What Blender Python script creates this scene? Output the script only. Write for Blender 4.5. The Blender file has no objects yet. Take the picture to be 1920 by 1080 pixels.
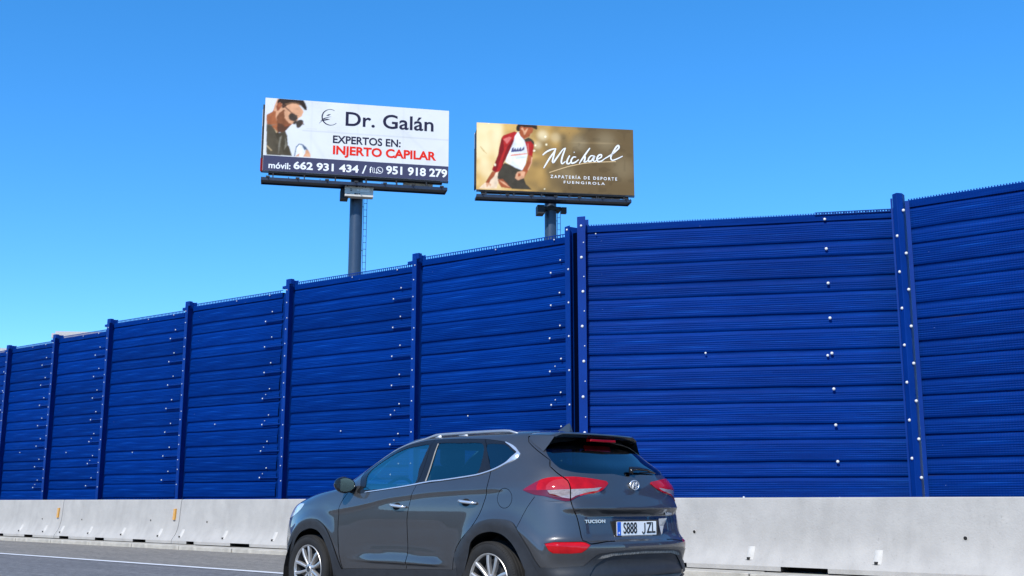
import bpy, bmesh, math, random, bisect
from mathutils import Vector, Matrix
from mathutils.geometry import delaunay_2d_cdt
random.seed(7)
SC=bpy.context.scene; COL=SC.collection
R=math.radians
# ---------------------------------------------------------------- camera
# world: +X back along the road (the car drives to -X), +Y across the road to the noise wall, Z up, metres
EYE=1.0; PITCH=10.8369; YAW=47.2127
cd=bpy.data.cameras.new('camera'); cam=bpy.data.objects.new('camera',cd); COL.objects.link(cam); SC.camera=cam
cd.sensor_width=36; cd.lens=39.375; cd.clip_start=.1; cd.clip_end=6000
_F=Vector((-math.cos(R(YAW)),math.sin(R(YAW)),0)); _R=Vector((math.sin(R(YAW)),math.cos(R(YAW)),0)); _p=R(PITCH)
_fw=_F*math.cos(_p)+Vector((0,0,math.sin(_p))); _up=-_F*math.sin(_p)+Vector((0,0,math.cos(_p)))
cam.matrix_world=Matrix(((_R.x,_up.x,-_fw.x,0),(_R.y,_up.y,-_fw.y,0),(_R.z,_up.z,-_fw.z,EYE),(0,0,0,1)))
# ---------------------------------------------------------------- light
SUN_EL=43.; _sh=(_R*-.38+_F*-.925).normalized()            # horizontal direction towards the sun: behind the camera, a little left
sd=Vector((_sh.x*math.cos(R(SUN_EL)),_sh.y*math.cos(R(SUN_EL)),math.sin(R(SUN_EL))))
sl=bpy.data.lights.new('sun','SUN'); sl.energy=2.7; sl.angle=R(.53); sl.color=(1,.955,.88)
so=bpy.data.objects.new('sun',sl); COL.objects.link(so); so.rotation_euler=sd.to_track_quat('Z','Y').to_euler()
wd=bpy.data.worlds.new('World'); SC.world=wd; wd.use_nodes=True
nt=wd.node_tree; nt.nodes.clear()
sky=nt.nodes.new('ShaderNodeTexSky'); sky.sky_type='NISHITA'; sky.sun_disc=False
sky.sun_elevation=R(SUN_EL); sky.sun_rotation=math.atan2(sd.x,sd.y); sky.altitude=200; sky.air_density=.64; sky.dust_density=0; sky.ozone_density=5
hs=nt.nodes.new('ShaderNodeHueSaturation'); hs.inputs['Saturation'].default_value=1.35; hs.inputs['Value'].default_value=1.28
bg=nt.nodes.new('ShaderNodeBackground'); bg.inputs['Strength'].default_value=.15
wo=nt.nodes.new('ShaderNodeOutputWorld')
gm=nt.nodes.new('ShaderNodeGamma'); gm.inputs['Gamma'].default_value=.82; nt.links.new(sky.outputs[0],gm.inputs['Color']); nt.links.new(gm.outputs[0],hs.inputs['Color']); nt.links.new(hs.outputs[0],bg.inputs['Color']); nt.links.new(bg.outputs[0],wo.inputs['Surface'])
SC.view_settings.view_transform='Standard'; SC.view_settings.look='None'; SC.view_settings.gamma=1; SC.view_settings.use_curve_mapping=False
SC.view_settings.exposure=.93
# ---------------------------------------------------------------- helpers
def link(o,parent=None):
    COL.objects.link(o)
    if parent is not None: o.parent=parent
    return o
def tag(o,label=None,cat=None,group=None,kind=None):
    if label: o['label']=label
    if cat: o['category']=cat
    if group: o['group']=group
    if kind: o['kind']=kind
    return o
def empty(name,loc=(0,0,0),rz=0,parent=None):
    o=bpy.data.objects.new(name,None); o.empty_display_size=.2; o.location=loc; o.rotation_euler=(0,0,rz)
    return link(o,parent)
def inst(me,name,parent,loc=(0,0,0),rot=(0,0,0),sc=(1,1,1)):
    o=bpy.data.objects.new(name,me); o.location=loc; o.rotation_euler=rot; o.scale=sc
    return link(o,parent)
class MB:
    """collects boxes, tubes, lathes and sheets and links them as one mesh object"""
    def __init__(s): s.v=[]; s.f=[]
    def add(s,vs,fs):
        b=len(s.v); s.v+=[tuple(v) for v in vs]; s.f+=[tuple(i+b for i in f) for f in fs]; return s
    def box(s,x0,x1,y0,y1,z0,z1):
        return s.add([(x0,y0,z0),(x1,y0,z0),(x1,y1,z0),(x0,y1,z0),(x0,y0,z1),(x1,y0,z1),(x1,y1,z1),(x0,y1,z1)],
            [(0,3,2,1),(4,5,6,7),(0,1,5,4),(1,2,6,5),(2,3,7,6),(3,0,4,7)])
    def bevbox(s,x0,x1,y0,y1,z0,z1,b=.01):
        bm=bmesh.new(); bmesh.ops.create_cube(bm,size=1)
        for v in bm.verts: v.co=Vector(((x0+x1)/2+v.co.x*(x1-x0),(y0+y1)/2+v.co.y*(y1-y0),(z0+z1)/2+v.co.z*(z1-z0)))
        bmesh.ops.bevel(bm,geom=bm.edges[:],offset=b,segments=2,affect='EDGES',profile=.5)
        bm.verts.index_update(); s.add([v.co for v in bm.verts],[[v.index for v in f.verts] for f in bm.faces]); bm.free(); return s
    def bar(s,p,q,w,h=None,up=(0,0,1)):
        h=h or w; p,q=Vector(p),Vector(q); d=(q-p).normalized(); u=Vector(up)
        if abs(d.dot(u))>.98: u=Vector((1,0,0))
        a=d.cross(u).normalized()*w/2; b=a.cross(d).normalized()*h/2
        return s.add([p-a-b,p+a-b,p+a+b,p-a+b,q-a-b,q+a-b,q+a+b,q-a+b],[(0,3,2,1),(4,5,6,7),(0,1,5,4),(1,2,6,5),(2,3,7,6),(3,0,4,7)])
    def tube(s,pts,r,n=8,cap=True):
        pts=[Vector(p) for p in pts]; rr=r if isinstance(r,(list,tuple)) else [r]*len(pts); vs=[];fs=[]
        up=Vector((0,0,1)) if abs((pts[-1]-pts[0]).normalized().z)<.9 else Vector((1,0,0))
        for i,p in enumerate(pts):
            d=(pts[min(i+1,len(pts)-1)]-pts[max(i-1,0)]).normalized(); a=d.cross(up).normalized(); b=a.cross(d)
            for k in range(n):
                t=2*math.pi*k/n; vs.append(p+(a*math.cos(t)+b*math.sin(t))*rr[i])
        for i in range(len(pts)-1):
            for k in range(n): fs.append((i*n+k,i*n+(k+1)%n,(i+1)*n+(k+1)%n,(i+1)*n+k))
        if cap: fs.append(tuple(range(n-1,-1,-1))); fs.append(tuple((len(pts)-1)*n+k for k in range(n)))
        return s.add(vs,fs)
    def lathe(s,prof,axis='y',c=(0,0,0),n=48,closed=False):
        vs=[];fs=[];m=len(prof)
        for k in range(n):
            t=2*math.pi*k/n
            for r,h in prof:
                p=(r*math.cos(t),h,r*math.sin(t)) if axis=='y' else (r*math.cos(t),r*math.sin(t),h) if axis=='z' else (h,r*math.cos(t),r*math.sin(t))
                vs.append((p[0]+c[0],p[1]+c[1],p[2]+c[2]))
        for k in range(n):
            for i in range(m-(0 if closed else 1)):
                j=(i+1)%m; fs.append((k*m+i,k*m+j,((k+1)%n)*m+j,((k+1)%n)*m+i))
        return s.add(vs,fs)
    def sheet(s,rows):
        m=len(rows[0]); vs=[p for r in rows for p in r]; fs=[(i*m+j,i*m+j+1,(i+1)*m+j+1,(i+1)*m+j) for i in range(len(rows)-1) for j in range(m-1)]
        return s.add(vs,fs)
    def prism(s,pts,h,axis='z',z0=0.):
        n=len(pts)
        def P(a,b,c): return (a,b,c) if axis=='z' else (a,c,b) if axis=='y' else (c,a,b)
        return s.add([P(a,b,z0) for a,b in pts]+[P(a,b,z0+h) for a,b in pts],[tuple(range(n-1,-1,-1)),tuple(range(n,2*n))]+[(i,(i+1)%n,n+(i+1)%n,n+i) for i in range(n)])
    def mesh(s,name,mat,smooth=False,fix=True):
        me=bpy.data.meshes.new(name); me.from_pydata([tuple(v) for v in s.v],[],s.f)
        for m in (mat if isinstance(mat,(list,tuple)) else [mat]): me.materials.append(m)
        if fix:
            bm=bmesh.new(); bm.from_mesh(me); bmesh.ops.recalc_face_normals(bm,faces=bm.faces[:]); bm.to_mesh(me); bm.free()
        if smooth:
            me.polygons.foreach_set('use_smooth',[True]*len(me.polygons))
            if smooth!='all': me.set_sharp_from_angle(angle=R(smooth if smooth is not True else 35))
        me.update(); return me
    def build(s,name,mat,parent=None,smooth=False,fix=True):
        return link(bpy.data.objects.new(name,s.mesh(name,mat,smooth,fix)),parent)
# ---------------------------------------------------------------- materials
def mat(name,col,rough=.6,metal=0.,spec=.5,coat=0.,noise=0.,scale=8.,bump=0.,bscale=40.,streak=None,col2=None,emit=0):
    """principled surface with procedural mottling (noise), fine relief (bump) and optional stretched streaks"""
    m=bpy.data.materials.new(name); m.use_nodes=True; nt=m.node_tree; N,L=nt.nodes,nt.links; b=N['Principled BSDF']
    b.inputs['Base Color'].default_value=(*col,1); b.inputs['Roughness'].default_value=rough; b.inputs['Metallic'].default_value=metal
    b.inputs['Specular IOR Level'].default_value=spec; b.inputs['Coat Weight'].default_value=coat; b.inputs['Coat Roughness'].default_value=.02; b.inputs['Coat IOR'].default_value=1.7
    tc=N.new('ShaderNodeTexCoord')
    if noise or col2:
        mp=N.new('ShaderNodeMapping'); L.new(tc.outputs['Object'],mp.inputs[0])
        if streak: mp.inputs['Scale'].default_value=streak
        n=N.new('ShaderNodeTexNoise'); n.inputs['Scale'].default_value=scale; n.inputs['Detail'].default_value=8; n.inputs['Roughness'].default_value=.62
        L.new(mp.outputs[0],n.inputs['Vector'])
        r=N.new('ShaderNodeMapRange'); r.inputs['From Min'].default_value=.3; r.inputs['From Max'].default_value=.7; L.new(n.outputs['Fac'],r.inputs['Value'])
        mx=N.new('ShaderNodeMix'); mx.data_type='RGBA'; L.new(r.outputs[0],mx.inputs['Factor'])
        c2=col2 or tuple(c*(1+noise) for c in col); c1=col if col2 else tuple(c*(1-noise) for c in col)
        mx.inputs['A'].default_value=(*c1,1); mx.inputs['B'].default_value=(*c2,1); L.new(mx.outputs['Result'],b.inputs['Base Color'])
    if bump:
        n2=N.new('ShaderNodeTexNoise'); n2.inputs['Scale'].default_value=bscale; n2.inputs['Detail'].default_value=6; L.new(tc.outputs['Object'],n2.inputs['Vector'])
        bp=N.new('ShaderNodeBump'); bp.inputs['Strength'].default_value=bump; bp.inputs['Distance'].default_value=.01
        L.new(n2.outputs['Fac'],bp.inputs['Height']); L.new(bp.outputs[0],b.inputs['Normal'])
    return m
def glass(name,tint,refl=.95,ior=1.75):
    m=bpy.data.materials.new(name); m.use_nodes=True; nt=m.node_tree; N,L=nt.nodes,nt.links; N.clear()
    o=N.new('ShaderNodeOutputMaterial'); t=N.new('ShaderNodeBsdfTransparent'); t.inputs[0].default_value=(*tint,1)
    g=N.new('ShaderNodeBsdfGlossy'); g.inputs['Roughness'].default_value=.02; g.inputs[0].default_value=(*refl,1) if isinstance(refl,tuple) else (refl,refl,refl,1)
    # two-sided Schlick reflectance: base value from the index of refraction, rising at grazing angles
    f0=((ior-1)/(ior+1))**2; ge=N.new('ShaderNodeNewGeometry'); dt=N.new('ShaderNodeVectorMath'); dt.operation='DOT_PRODUCT'
    L.new(ge.outputs['Normal'],dt.inputs[0]); L.new(ge.outputs['Incoming'],dt.inputs[1])
    ab=N.new('ShaderNodeMath'); ab.operation='ABSOLUTE'; L.new(dt.outputs['Value'],ab.inputs[0])
    om=N.new('ShaderNodeMath'); om.operation='SUBTRACT'; om.inputs[0].default_value=1; L.new(ab.outputs[0],om.inputs[1])
    pw=N.new('ShaderNodeMath'); pw.operation='POWER'; pw.inputs[1].default_value=5; L.new(om.outputs[0],pw.inputs[0])
    f=N.new('ShaderNodeMath'); f.operation='MULTIPLY_ADD'; f.inputs[1].default_value=1-f0; f.inputs[2].default_value=f0; L.new(pw.outputs[0],f.inputs[0])
    mx=N.new('ShaderNodeMixShader'); L.new(f.outputs[0],mx.inputs[0]); L.new(t.outputs[0],mx.inputs[1]); L.new(g.outputs[0],mx.inputs[2]); L.new(mx.outputs[0],o.inputs[0])
    return m
# ---------------------------------------------------------------- setting
def asphalt(name,c1,c2,bs=.35,warm=0):
    m=mat(name,c1,rough=.88,col2=c2,scale=1.3,streak=(.25,1.4,1),bump=bs,bscale=90)
    nt=m.node_tree;N,L=nt.nodes,nt.links;b=N['Principled BSDF']
    mx0=[n for n in N if n.type=='MIX'][0]
    tc=N.new('ShaderNodeTexCoord'); v=N.new('ShaderNodeTexVoronoi'); v.inputs['Scale'].default_value=55; L.new(tc.outputs['Object'],v.inputs[0])
    n=N.new('ShaderNodeTexNoise'); n.inputs['Scale'].default_value=8; n.inputs['Detail'].default_value=8; n.inputs['Roughness'].default_value=.85; L.new(tc.outputs['Object'],n.inputs[0])
    r=N.new('ShaderNodeMapRange'); r.inputs['From Min'].default_value=.3; r.inputs['From Max'].default_value=.72; r.inputs['To Min'].default_value=.30; r.inputs['To Max'].default_value=1.85; L.new(n.outputs['Fac'],r.inputs[0])
    s=N.new('ShaderNodeMix'); s.data_type='RGBA'; s.blend_type='MULTIPLY'; s.inputs['Factor'].default_value=1; L.new(mx0.outputs['Result'],s.inputs['A'])
    g=N.new('ShaderNodeMapRange'); g.inputs['From Max'].default_value=.6; g.inputs['To Min'].default_value=.8; g.inputs['To Max'].default_value=1.15; L.new(v.outputs['Distance'],g.inputs[0])
    mm=N.new('ShaderNodeMath'); mm.operation='MULTIPLY'; L.new(r.outputs[0],mm.inputs[0]); L.new(g.outputs[0],mm.inputs[1]); L.new(mm.outputs[0],s.inputs['B']); L.new(s.outputs['Result'],b.inputs['Base Color'])
    return m
M_lane=asphalt('lane_asphalt',(.110,.108,.106),(.150,.146,.142))
M_shoulder=asphalt('shoulder_asphalt',(.150,.138,.118),(.215,.195,.162),.5)
M_verge=mat('dry_gravel_ground',(.16,.14,.11),rough=.95,noise=.4,scale=6,bump=.5,bscale=30)
M_paintline=mat('road_line_paint',(.80,.80,.78),rough=.6,col2=(.68,.68,.66),scale=30)
M_kerb=mat('pale_kerb_concrete',(.42,.39,.33),rough=.85,noise=.22,scale=5,bump=.3,bscale=60)
def st(o): o['kind']='structure'; return o
m=MB(); m.sheet([[(-2500,-1500,-.35),(-2500,3500,-.35)],[(1500,-1500,-.35),(1500,3500,-.35)]]); st(m.build('ground',M_verge,fix=False))
YL=9.855                                                             # edge line
def strip_sheet(name,y0,y1,z,mt,x0=-400,x1=120,n=1):
    m=MB(); m.sheet([[(x,y0,z),(x,y1,z)] for x in (x1,x0)]); return st(m.build(name,mt,fix=False))
m=MB(); m.box(-400,120,-14,13.26,-.36,0); st(m.build('road',M_lane))
strip_sheet('road_shoulder',YL,13.255,.004,M_shoulder)
o=strip_sheet('edge_line',YL-.085,YL+.085,.008,M_paintline)
for i in range(60):
    pass
m=MB()
for i in range(40):
    x=20-12*i; m.sheet([[(x,6.05-3.6,.008),(x,6.2-3.6,.008)],[(x-4,6.05-3.6,.008),(x-4,6.2-3.6,.008)]])
m.sheet([[(x,-4.9,.008),(x,-4.75,.008)] for x in (120,-400)])
o=m.build('lane_marking',M_paintline,fix=False); st(o)
# kerb slab under the barriers, cast in 2 m lengths
ks=MB(); ks.bevbox(0,1.97,13.24,14.55,-.3,.085,.012); kme=ks.mesh('kerb_slab',M_kerb)
M_joint=mat('dirty_mortar',(.10,.09,.075),rough=.95,noise=.3)
m=MB(); m.box(-300,30,13.27,14.5,-.3,.070); slab=st(m.build('kerb',M_joint))
for i in range(52):
    o=inst(kme,'slab',slab,(4-2*i-2,random.uniform(-.006,.006),random.uniform(-.004,.004)))
me2=MB(); me2.box(-300,4-2*52,13.24,14.55,-.3,.085); me2.build('far_slab',M_kerb,slab)
st(strip_sheet('verge',14.5,19.5,.05,M_verge))
m=MB(); m.sheet([[(x,14.4,.04),(x,24,.04),(x,60,-.3)] for x in (120,-400)]); 
# embankment behind the camera, unseen, added so the car's side reflects something dark
M_bank=mat('dark_reflected_bank',(.030,.038,.018),rough=.95,noise=.5,scale=1.5,bump=1,bscale=6)
rowsE=[]
for i in range(80):
    x=-320+i*6; r=[]
    for j,(yy,zz) in enumerate(((-14,0),(-18,1.2),(-23,3.6),(-28,4.4),(-60,5.2),(-120,4.0))):
        r.append((x,yy,zz+(random.uniform(-.3,.5) if j>0 else -.05)))
    rowsE.append(r)
m=MB(); m.sheet(rowsE); st(m.build('reflection_bank',M_bank,smooth='all'))
# ---------------------------------------------------------------- concrete barriers
def concrete():
    m=mat('barrier_concrete',(.365,.348,.320),rough=.82,col2=(.420,.400,.365),scale=3.5,bump=.4,bscale=38)
    nt=m.node_tree;N,L=nt.nodes,nt.links;b=N['Principled BSDF']; mx0=[n for n in N if n.type=='MIX'][0]
    tc=[n for n in N if n.type=='TEX_COORD'][0]
    def nz(sc,strch,f0,f1,t0,t1,det=6):
        mp=N.new('ShaderNodeMapping'); mp.inputs['Scale'].default_value=strch; L.new(tc.outputs['Object'],mp.inputs[0])
        n=N.new('ShaderNodeTexNoise'); n.inputs['Scale'].default_value=sc; n.inputs['Detail'].default_value=det; L.new(mp.outputs[0],n.inputs[0])
        r=N.new('ShaderNodeMapRange'); r.inputs['From Min'].default_value=f0; r.inputs['From Max'].default_value=f1; r.inputs['To Min'].default_value=t0; r.inputs['To Max'].default_value=t1; L.new(n.outputs['Fac'],r.inputs[0]); return r.outputs[0]
    a=nz(4,(1,1,.22),.48,.78,1.,.86); c=nz(30,(1,1,1),.64,.76,1.,.80,4); d=nz(2.6,(1,1,1),.35,.65,.95,1.03)
    m1=N.new('ShaderNodeMath'); m1.operation='MULTIPLY'; L.new(a,m1.inputs[0]); L.new(c,m1.inputs[1])
    m2=N.new('ShaderNodeMath'); m2.operation='MULTIPLY'; L.new(m1.outputs[0],m2.inputs[0]); L.new(d,m2.inputs[1])
    s=N.new('ShaderNodeMix'); s.data_type='RGBA'; s.blend_type='MULTIPLY'; s.inputs['Factor'].default_value=1; L.new(mx0.outputs['Result'],s.inputs['A']); L.new(m2.outputs[0],s.inputs['B']); L.new(s.outputs['Result'],b.inputs['Base Color'])
    return m
M_conc=concrete()
M_pocket=mat('pale_smooth_concrete',(.47,.45,.41),rough=.7,noise=.10)
M_amber=mat('amber_reflector',(.62,.28,.008),rough=.25,coat=.6,noise=.12,scale=40)
M_hole=mat('dark_hole',(.012,.011,.010),rough=.9,noise=.2)
BPROF=[(13.66,.10),(13.655,.160),(13.69,.215),(13.735,.27),(13.775,.34),(13.805,.42),(13.825,.51),(13.84,.62),(13.865,.98),(13.872,1.050),(13.884,1.066),(14.04,1.066),(14.052,1.05),(14.12,.45),(14.27,.22),(14.28,.10)]
def by(z):
    for (y0,z0),(y1,z1) in zip(BPROF,BPROF[1:]):
        if z0<=z<=z1: return y0+(y1-y0)*(z-z0)/(z1-z0)
    return 13.87
def barrier(xr,xl,label,slots,holes,pockets,reflect=True):
    """one precast length from xr (near) to xl (far); features given as distances from xr"""
    L=xr-xl; b=empty('concrete_barrier',(xr,13.97,0)); g=.012
    m=MB(); xs=sorted(set([g,g+.05,L-g-.05,L-g]+[v for a,w in slots for v in (a,a+w)]))
    pf=[(y-13.97,z) for y,z in BPROF]
    def ringat(x,dz,sh=0.): return [(-x,y,max(z,.10) if z>.2 else z) for y,z in pf]
    prev=None; vs=[];n=len(pf)
    for x in xs:
        ins=.006 if x in (xs[0],xs[-1]) else 0
        vs.append([(-x,y*(1-ins*4),z-(ins if z>1 else 0)) for y,z in pf])
    # slot openings are cut out of the lowest vertical strip of the front face
    base=len(m.v); flat=[p for r in vs for p in r]; fs=[]
    for i in range(len(xs)-1):
        mid=(xs[i]+xs[i+1])/2; inslot=any(a<mid<a+w for a,w in slots)
        for k in range(n-1):
            if inslot and k in (0,n-2): continue
            fs.append((i*n+k,i*n+k+1,(i+1)*n+k+1,(i+1)*n+k))
    fs.append(tuple(range(n))); fs.append(tuple((len(xs)-1)*n+k for k in range(n-1,-1,-1)))
    m.add(flat,fs); me=m.build('body',M_conc,b,smooth=30)
    m=MB()
    for a,w in slots:
        m.add([(-a,pf[1][0],.16),(-a-w,pf[1][0],.16),(-a-w,.30,.16),(-a,.30,.16)],[(0,1,2,3)])
        for xx in (-a,-a-w): m.add([(xx,pf[0][0],.1),(xx,pf[1][0],.16),(xx,.30,.16),(xx,.30,.1)],[(0,1,2,3)])
    m.box(-L+.1,-.1,-.02,.02,.09,.158)
    if slots: m.build('drain_slot',M_hole,b,fix=False)
    for h,z in holes:
        y=by(z)-13.97; m=MB(); m.lathe([(.034,-.006),(.026,-.008),(.022,.0),(.022,.002)],c=(-h,y,z),n=18); o=m.build('tie_hole_rim',M_pocket,b,smooth=40)
        m=MB(); m.lathe([(0.,-.0045),(.0225,-.0045)],c=(-h,y-.001,z),n=18); m.build('tie_hole',M_hole,o,fix=False)
    for h in pockets:
        m=MB(); z0,z1=.235,.41; w0,w1=.062,.055; rowsP=[]
        for j in range(7):
            t=j/6; z=z0+(z1-z0)*t; y=by(z)-13.97; w=w0+(w1-w0)*t; bulge=.020*math.sin(math.pi*(.08+.92*t)) if t<1 else .004
            rowsP.append([(-h-w,y+.001,z),(-h-w*.72,y-.006-bulge*.6,z),(-h,y-.010-bulge,z),(-h+w*.72,y-.006-bulge*.6,z),(-h+w,y+.001,z)])
        m.sheet(rowsP); o=m.build('lifting_boss',M_pocket,b,smooth='all')
        m=MB(); m.box(-h-.020,-h+.022,by(.25)-13.97-.030,by(.25)-13.97,.236,.268); m.build('boss_slot',M_hole,o)
    if reflect:
        m=MB(); z0,z1=.61,.86; yy=[(by(z)-13.97) for z in (z0,z1)]
        h=.19
        m.add([(-h-.04,yy[0]-.004,z0),(-h+.04,yy[0]-.004,z0),(-h+.04,yy[0]-.04,z0),(-h-.04,yy[0]-.04,z0),(-h-.04,yy[1]-.004,z1),(-h+.04,yy[1]-.004,z1),(-h+.04,yy[1]-.04,z1),(-h-.04,yy[1]-.04,z1)],[(0,1,2,3),(4,5,6,7),(0,1,5,4),(1,2,6,5),(2,3,7,6),(3,0,4,7)])
        m.build('reflector',M_amber,b)
        m=MB(); m.box(-h-.06,-h+.06,yy[0]-.012,yy[0]+.02,z0-.012,z0+.004); m.build('reflector_bracket',M_pocket,b)
    tag(b,label,'barrier','precast concrete barriers along the road edge'); return b
# ---------------------------------------------------------------- barriers along the road
_J=[-4.62,-10.0,-16.5,-23.04,-28.74,-34.4,-40.1,-45.8,-51.5]
_lab={0:'nearest pale concrete barrier, right of the grey car',1:'concrete barrier mostly hidden behind the grey car', 3:'concrete barrier between the two amber reflectors, left of the car',4:'concrete barrier at the left edge of the picture'}
_lab[2]='concrete barrier right of the second amber reflector, reaching to the front of the grey car'
barrier(1.0,-4.62+.0,'concrete barrier beyond the right edge of the picture',[(1.2,.6),(3.8,.6)],[],[1.4,3.1,4.6],reflect=False)
barrier(_J[0],_J[1],_lab[0],[(2.48,.68),(4.65,.45)],[(.75,.575),(4.62,.585)],[1.84,3.67],reflect=False)
barrier(_J[1],_J[2],_lab[1],[(1.0,.6),(4.6,.6)],[(1.5,.58),(5.0,.58)],[1.2,3.1,5.0])
barrier(_J[2],_J[3],_lab[2],[(3.5,.7),(5.6,.3)],[(1.6,.58),(5.39,.58)],[2.78,4.56,6.27])
barrier(_J[3],_J[4],_lab[3],[(1.10,.58),(3.05,.45),(4.88,.5)],[(1.23,.59),(4.58,.575)],[.66,2.33,3.96,5.46])
barrier(_J[4],_J[5],_lab[4],[(1.2,.5),(3.0,.42)],[(1.08,.57),(4.5,.57)],[.72,2.15,3.7])
for k,lb in ((5,'first concrete barrier past the left edge of the picture'),(6,'second concrete barrier past the left edge of the picture'),(7,'farthest concrete barrier, well past the left edge of the picture')): barrier(_J[k],_J[k+1],lb,[(1.2,.5),(4.0,.5)],[(1.1,.57)],[.7,2.15,3.7,5.2])
# ---------------------------------------------------------------- blue noise wall
def wallpaint():
    m=mat('blue_wall_paint',(.0001,.0165,.124),rough=.55,spec=.03,col2=(.0002,.0265,.185),scale=2.2,streak=(.35,1,3.0))
    nt=m.node_tree;N,L=nt.nodes,nt.links;b=N['Principled BSDF']; mx0=[n for n in N if n.type=='MIX'][0]; tc=[n for n in N if n.type=='TEX_COORD'][0]
    mp=N.new('ShaderNodeMapping'); mp.inputs['Scale'].default_value=(.5,1,26); L.new(tc.outputs['Object'],mp.inputs[0])
    n=N.new('ShaderNodeTexNoise'); n.inputs['Scale'].default_value=1.4; n.inputs['Detail'].default_value=7; n.inputs['Roughness'].default_value=.7; L.new(mp.outputs[0],n.inputs[0])
    r=N.new('ShaderNodeMapRange'); r.inputs['From Min'].default_value=.53; r.inputs['From Max'].default_value=.80; L.new(n.outputs['Fac'],r.inputs[0])
    s=N.new('ShaderNodeMix'); s.data_type='RGBA'; L.new(r.outputs[0],s.inputs['Factor']); L.new(mx0.outputs['Result'],s.inputs['A']); s.inputs['B'].default_value=(.005,.068,.33,1)
    # small chips and dust specks
    v=N.new('ShaderNodeTexVoronoi'); v.inputs['Scale'].default_value=5.5; L.new(tc.outputs['Object'],v.inputs[0])
    lt=N.new('ShaderNodeMath'); lt.operation='LESS_THAN'; lt.inputs[1].default_value=.045; L.new(v.outputs['Distance'],lt.inputs[0])
    n3=N.new('ShaderNodeTexNoise'); n3.inputs['Scale'].default_value=.9; L.new(tc.outputs['Object'],n3.inputs[0])
    g3=N.new('ShaderNodeMath'); g3.operation='GREATER_THAN'; g3.inputs[1].default_value=.53; L.new(n3.outputs['Fac'],g3.inputs[0])
    mu=N.new('ShaderNodeMath'); mu.operation='MULTIPLY'; L.new(lt.outputs[0],mu.inputs[0]); L.new(g3.outputs[0],mu.inputs[1])
    mu2=N.new('ShaderNodeMath'); mu2.operation='MULTIPLY'; mu2.inputs[1].default_value=.5; L.new(mu.outputs[0],mu2.inputs[0])
    s2=N.new('ShaderNodeMix'); s2.data_type='RGBA'; L.new(mu2.outputs[0],s2.inputs['Factor']); L.new(s.outputs['Result'],s2.inputs['A']); s2.inputs['B'].default_value=(.25,.35,.60,1)
    oi=N.new('ShaderNodeObjectInfo'); rv=N.new('ShaderNodeMapRange'); rv.inputs['To Min'].default_value=.88; rv.inputs['To Max'].default_value=1.12; L.new(oi.outputs['Random'],rv.inputs[0])
    s3=N.new('ShaderNodeMix'); s3.data_type='RGBA'; s3.blend_type='MULTIPLY'; s3.inputs['Factor'].default_value=1; L.new(s2.outputs['Result'],s3.inputs['A']); L.new(rv.outputs[0],s3.inputs['B']); L.new(s3.outputs['Result'],b.inputs['Base Color'])
    w=N.new('ShaderNodeTexWave'); w.wave_type='BANDS'; w.bands_direction='X'; w.inputs['Scale'].default_value=7.2; w.inputs['Distortion'].default_value=.3; L.new(tc.outputs['Object'],w.inputs[0])
    w2=N.new('ShaderNodeTexNoise'); w2.inputs['Scale'].default_value=9; L.new(mp.outputs[0],w2.inputs[0])
    ad=N.new('ShaderNodeMath'); ad.operation='MULTIPLY_ADD'; ad.inputs[1].default_value=.9; L.new(w2.outputs['Fac'],ad.inputs[0]); L.new(w.outputs['Fac'],ad.inputs[2])
    bp=N.new('ShaderNodeBump'); bp.inputs['Strength'].default_value=.22; bp.inputs['Distance'].default_value=.006; L.new(ad.outputs[0],bp.inputs['Height']); L.new(bp.outputs[0],b.inputs['Normal'])
    return m
M_wall=wallpaint()
M_post=mat('blue_post_paint',(.0004,.022,.165),rough=.45,spec=.12,col2=(.0008,.032,.215),scale=5,streak=(1,1,.3),bump=.05)
M_bolt=mat('white_bolt_cap',(.62,.62,.61),rough=.35,noise=.05)
M_gap=mat('shadowed_blue_steel',(.002,.010,.06),rough=.7,noise=.3)
bm=bmesh.new(); bmesh.ops.create_uvsphere(bm,u_segments=10,v_segments=6,radius=1); bolt_me=bpy.data.meshes.new('bolt'); bm.to_mesh(bolt_me); bm.free(); bolt_me.materials.append(M_bolt); bolt_me.polygons.foreach_set('use_smooth',[True]*len(bolt_me.polygons))
MODH=.622
def cassette(L,last=False,h=MODH,jit=0.):
    """one horizontal panel: two raised bands with undersides that catch shade, z from 0 (top) down to -h"""
    rj=random.Random(int(jit*1e6)); d1,d2=.032+.005*rj.random(),.026+.005*rj.random()
    pf=[(.000,.0),(.016,.010),(.045,.024),(.150,.028),(.160,.038),(.325,d1),(.340,d1-.004),(.350,d1-.014),(.360,.008),(.378,.003),(.400,.006),(.44,.022),(.582,d2),(.596,d2-.004),(.606,d2-.012),(.614,.006),(h,.002)]
    fine=[]                                                          # small rolled ridges between the main folds
    for (za,ua),(zb,ub) in zip(pf,pf[1:]):
        fine.append((za,ua)); n=int((zb-za)/.030)
        for k in range(1,n*2): t=k/(n*2); fine.append((za+(zb-za)*t,ua+(ub-ua)*t+(.0045 if k%2 else -.001)))
    pf=fine+[pf[-1]]
    nx=max(2,int(L/.6)); rows=[]
    for i in range(nx+1):
        x=L*i/nx; w=.006*math.sin(x*2.1+jit*9)+.004*math.sin(x*5.3+jit*31)
        rows.append([(x,-(u*(1+.04*math.sin(x*1.3+jit*5))+w*.5),-z+w*.35) for z,u in pf])
    m=MB(); m.sheet(rows); return m.mesh('panel',M_wall,smooth=22,fix=False)
def add_bolt(par,x,y,z,r=.030): return inst(bolt_me,'bolt',par,(x,y,z),(0,0,random.random()*3),(r,r*.8,r))
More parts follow.
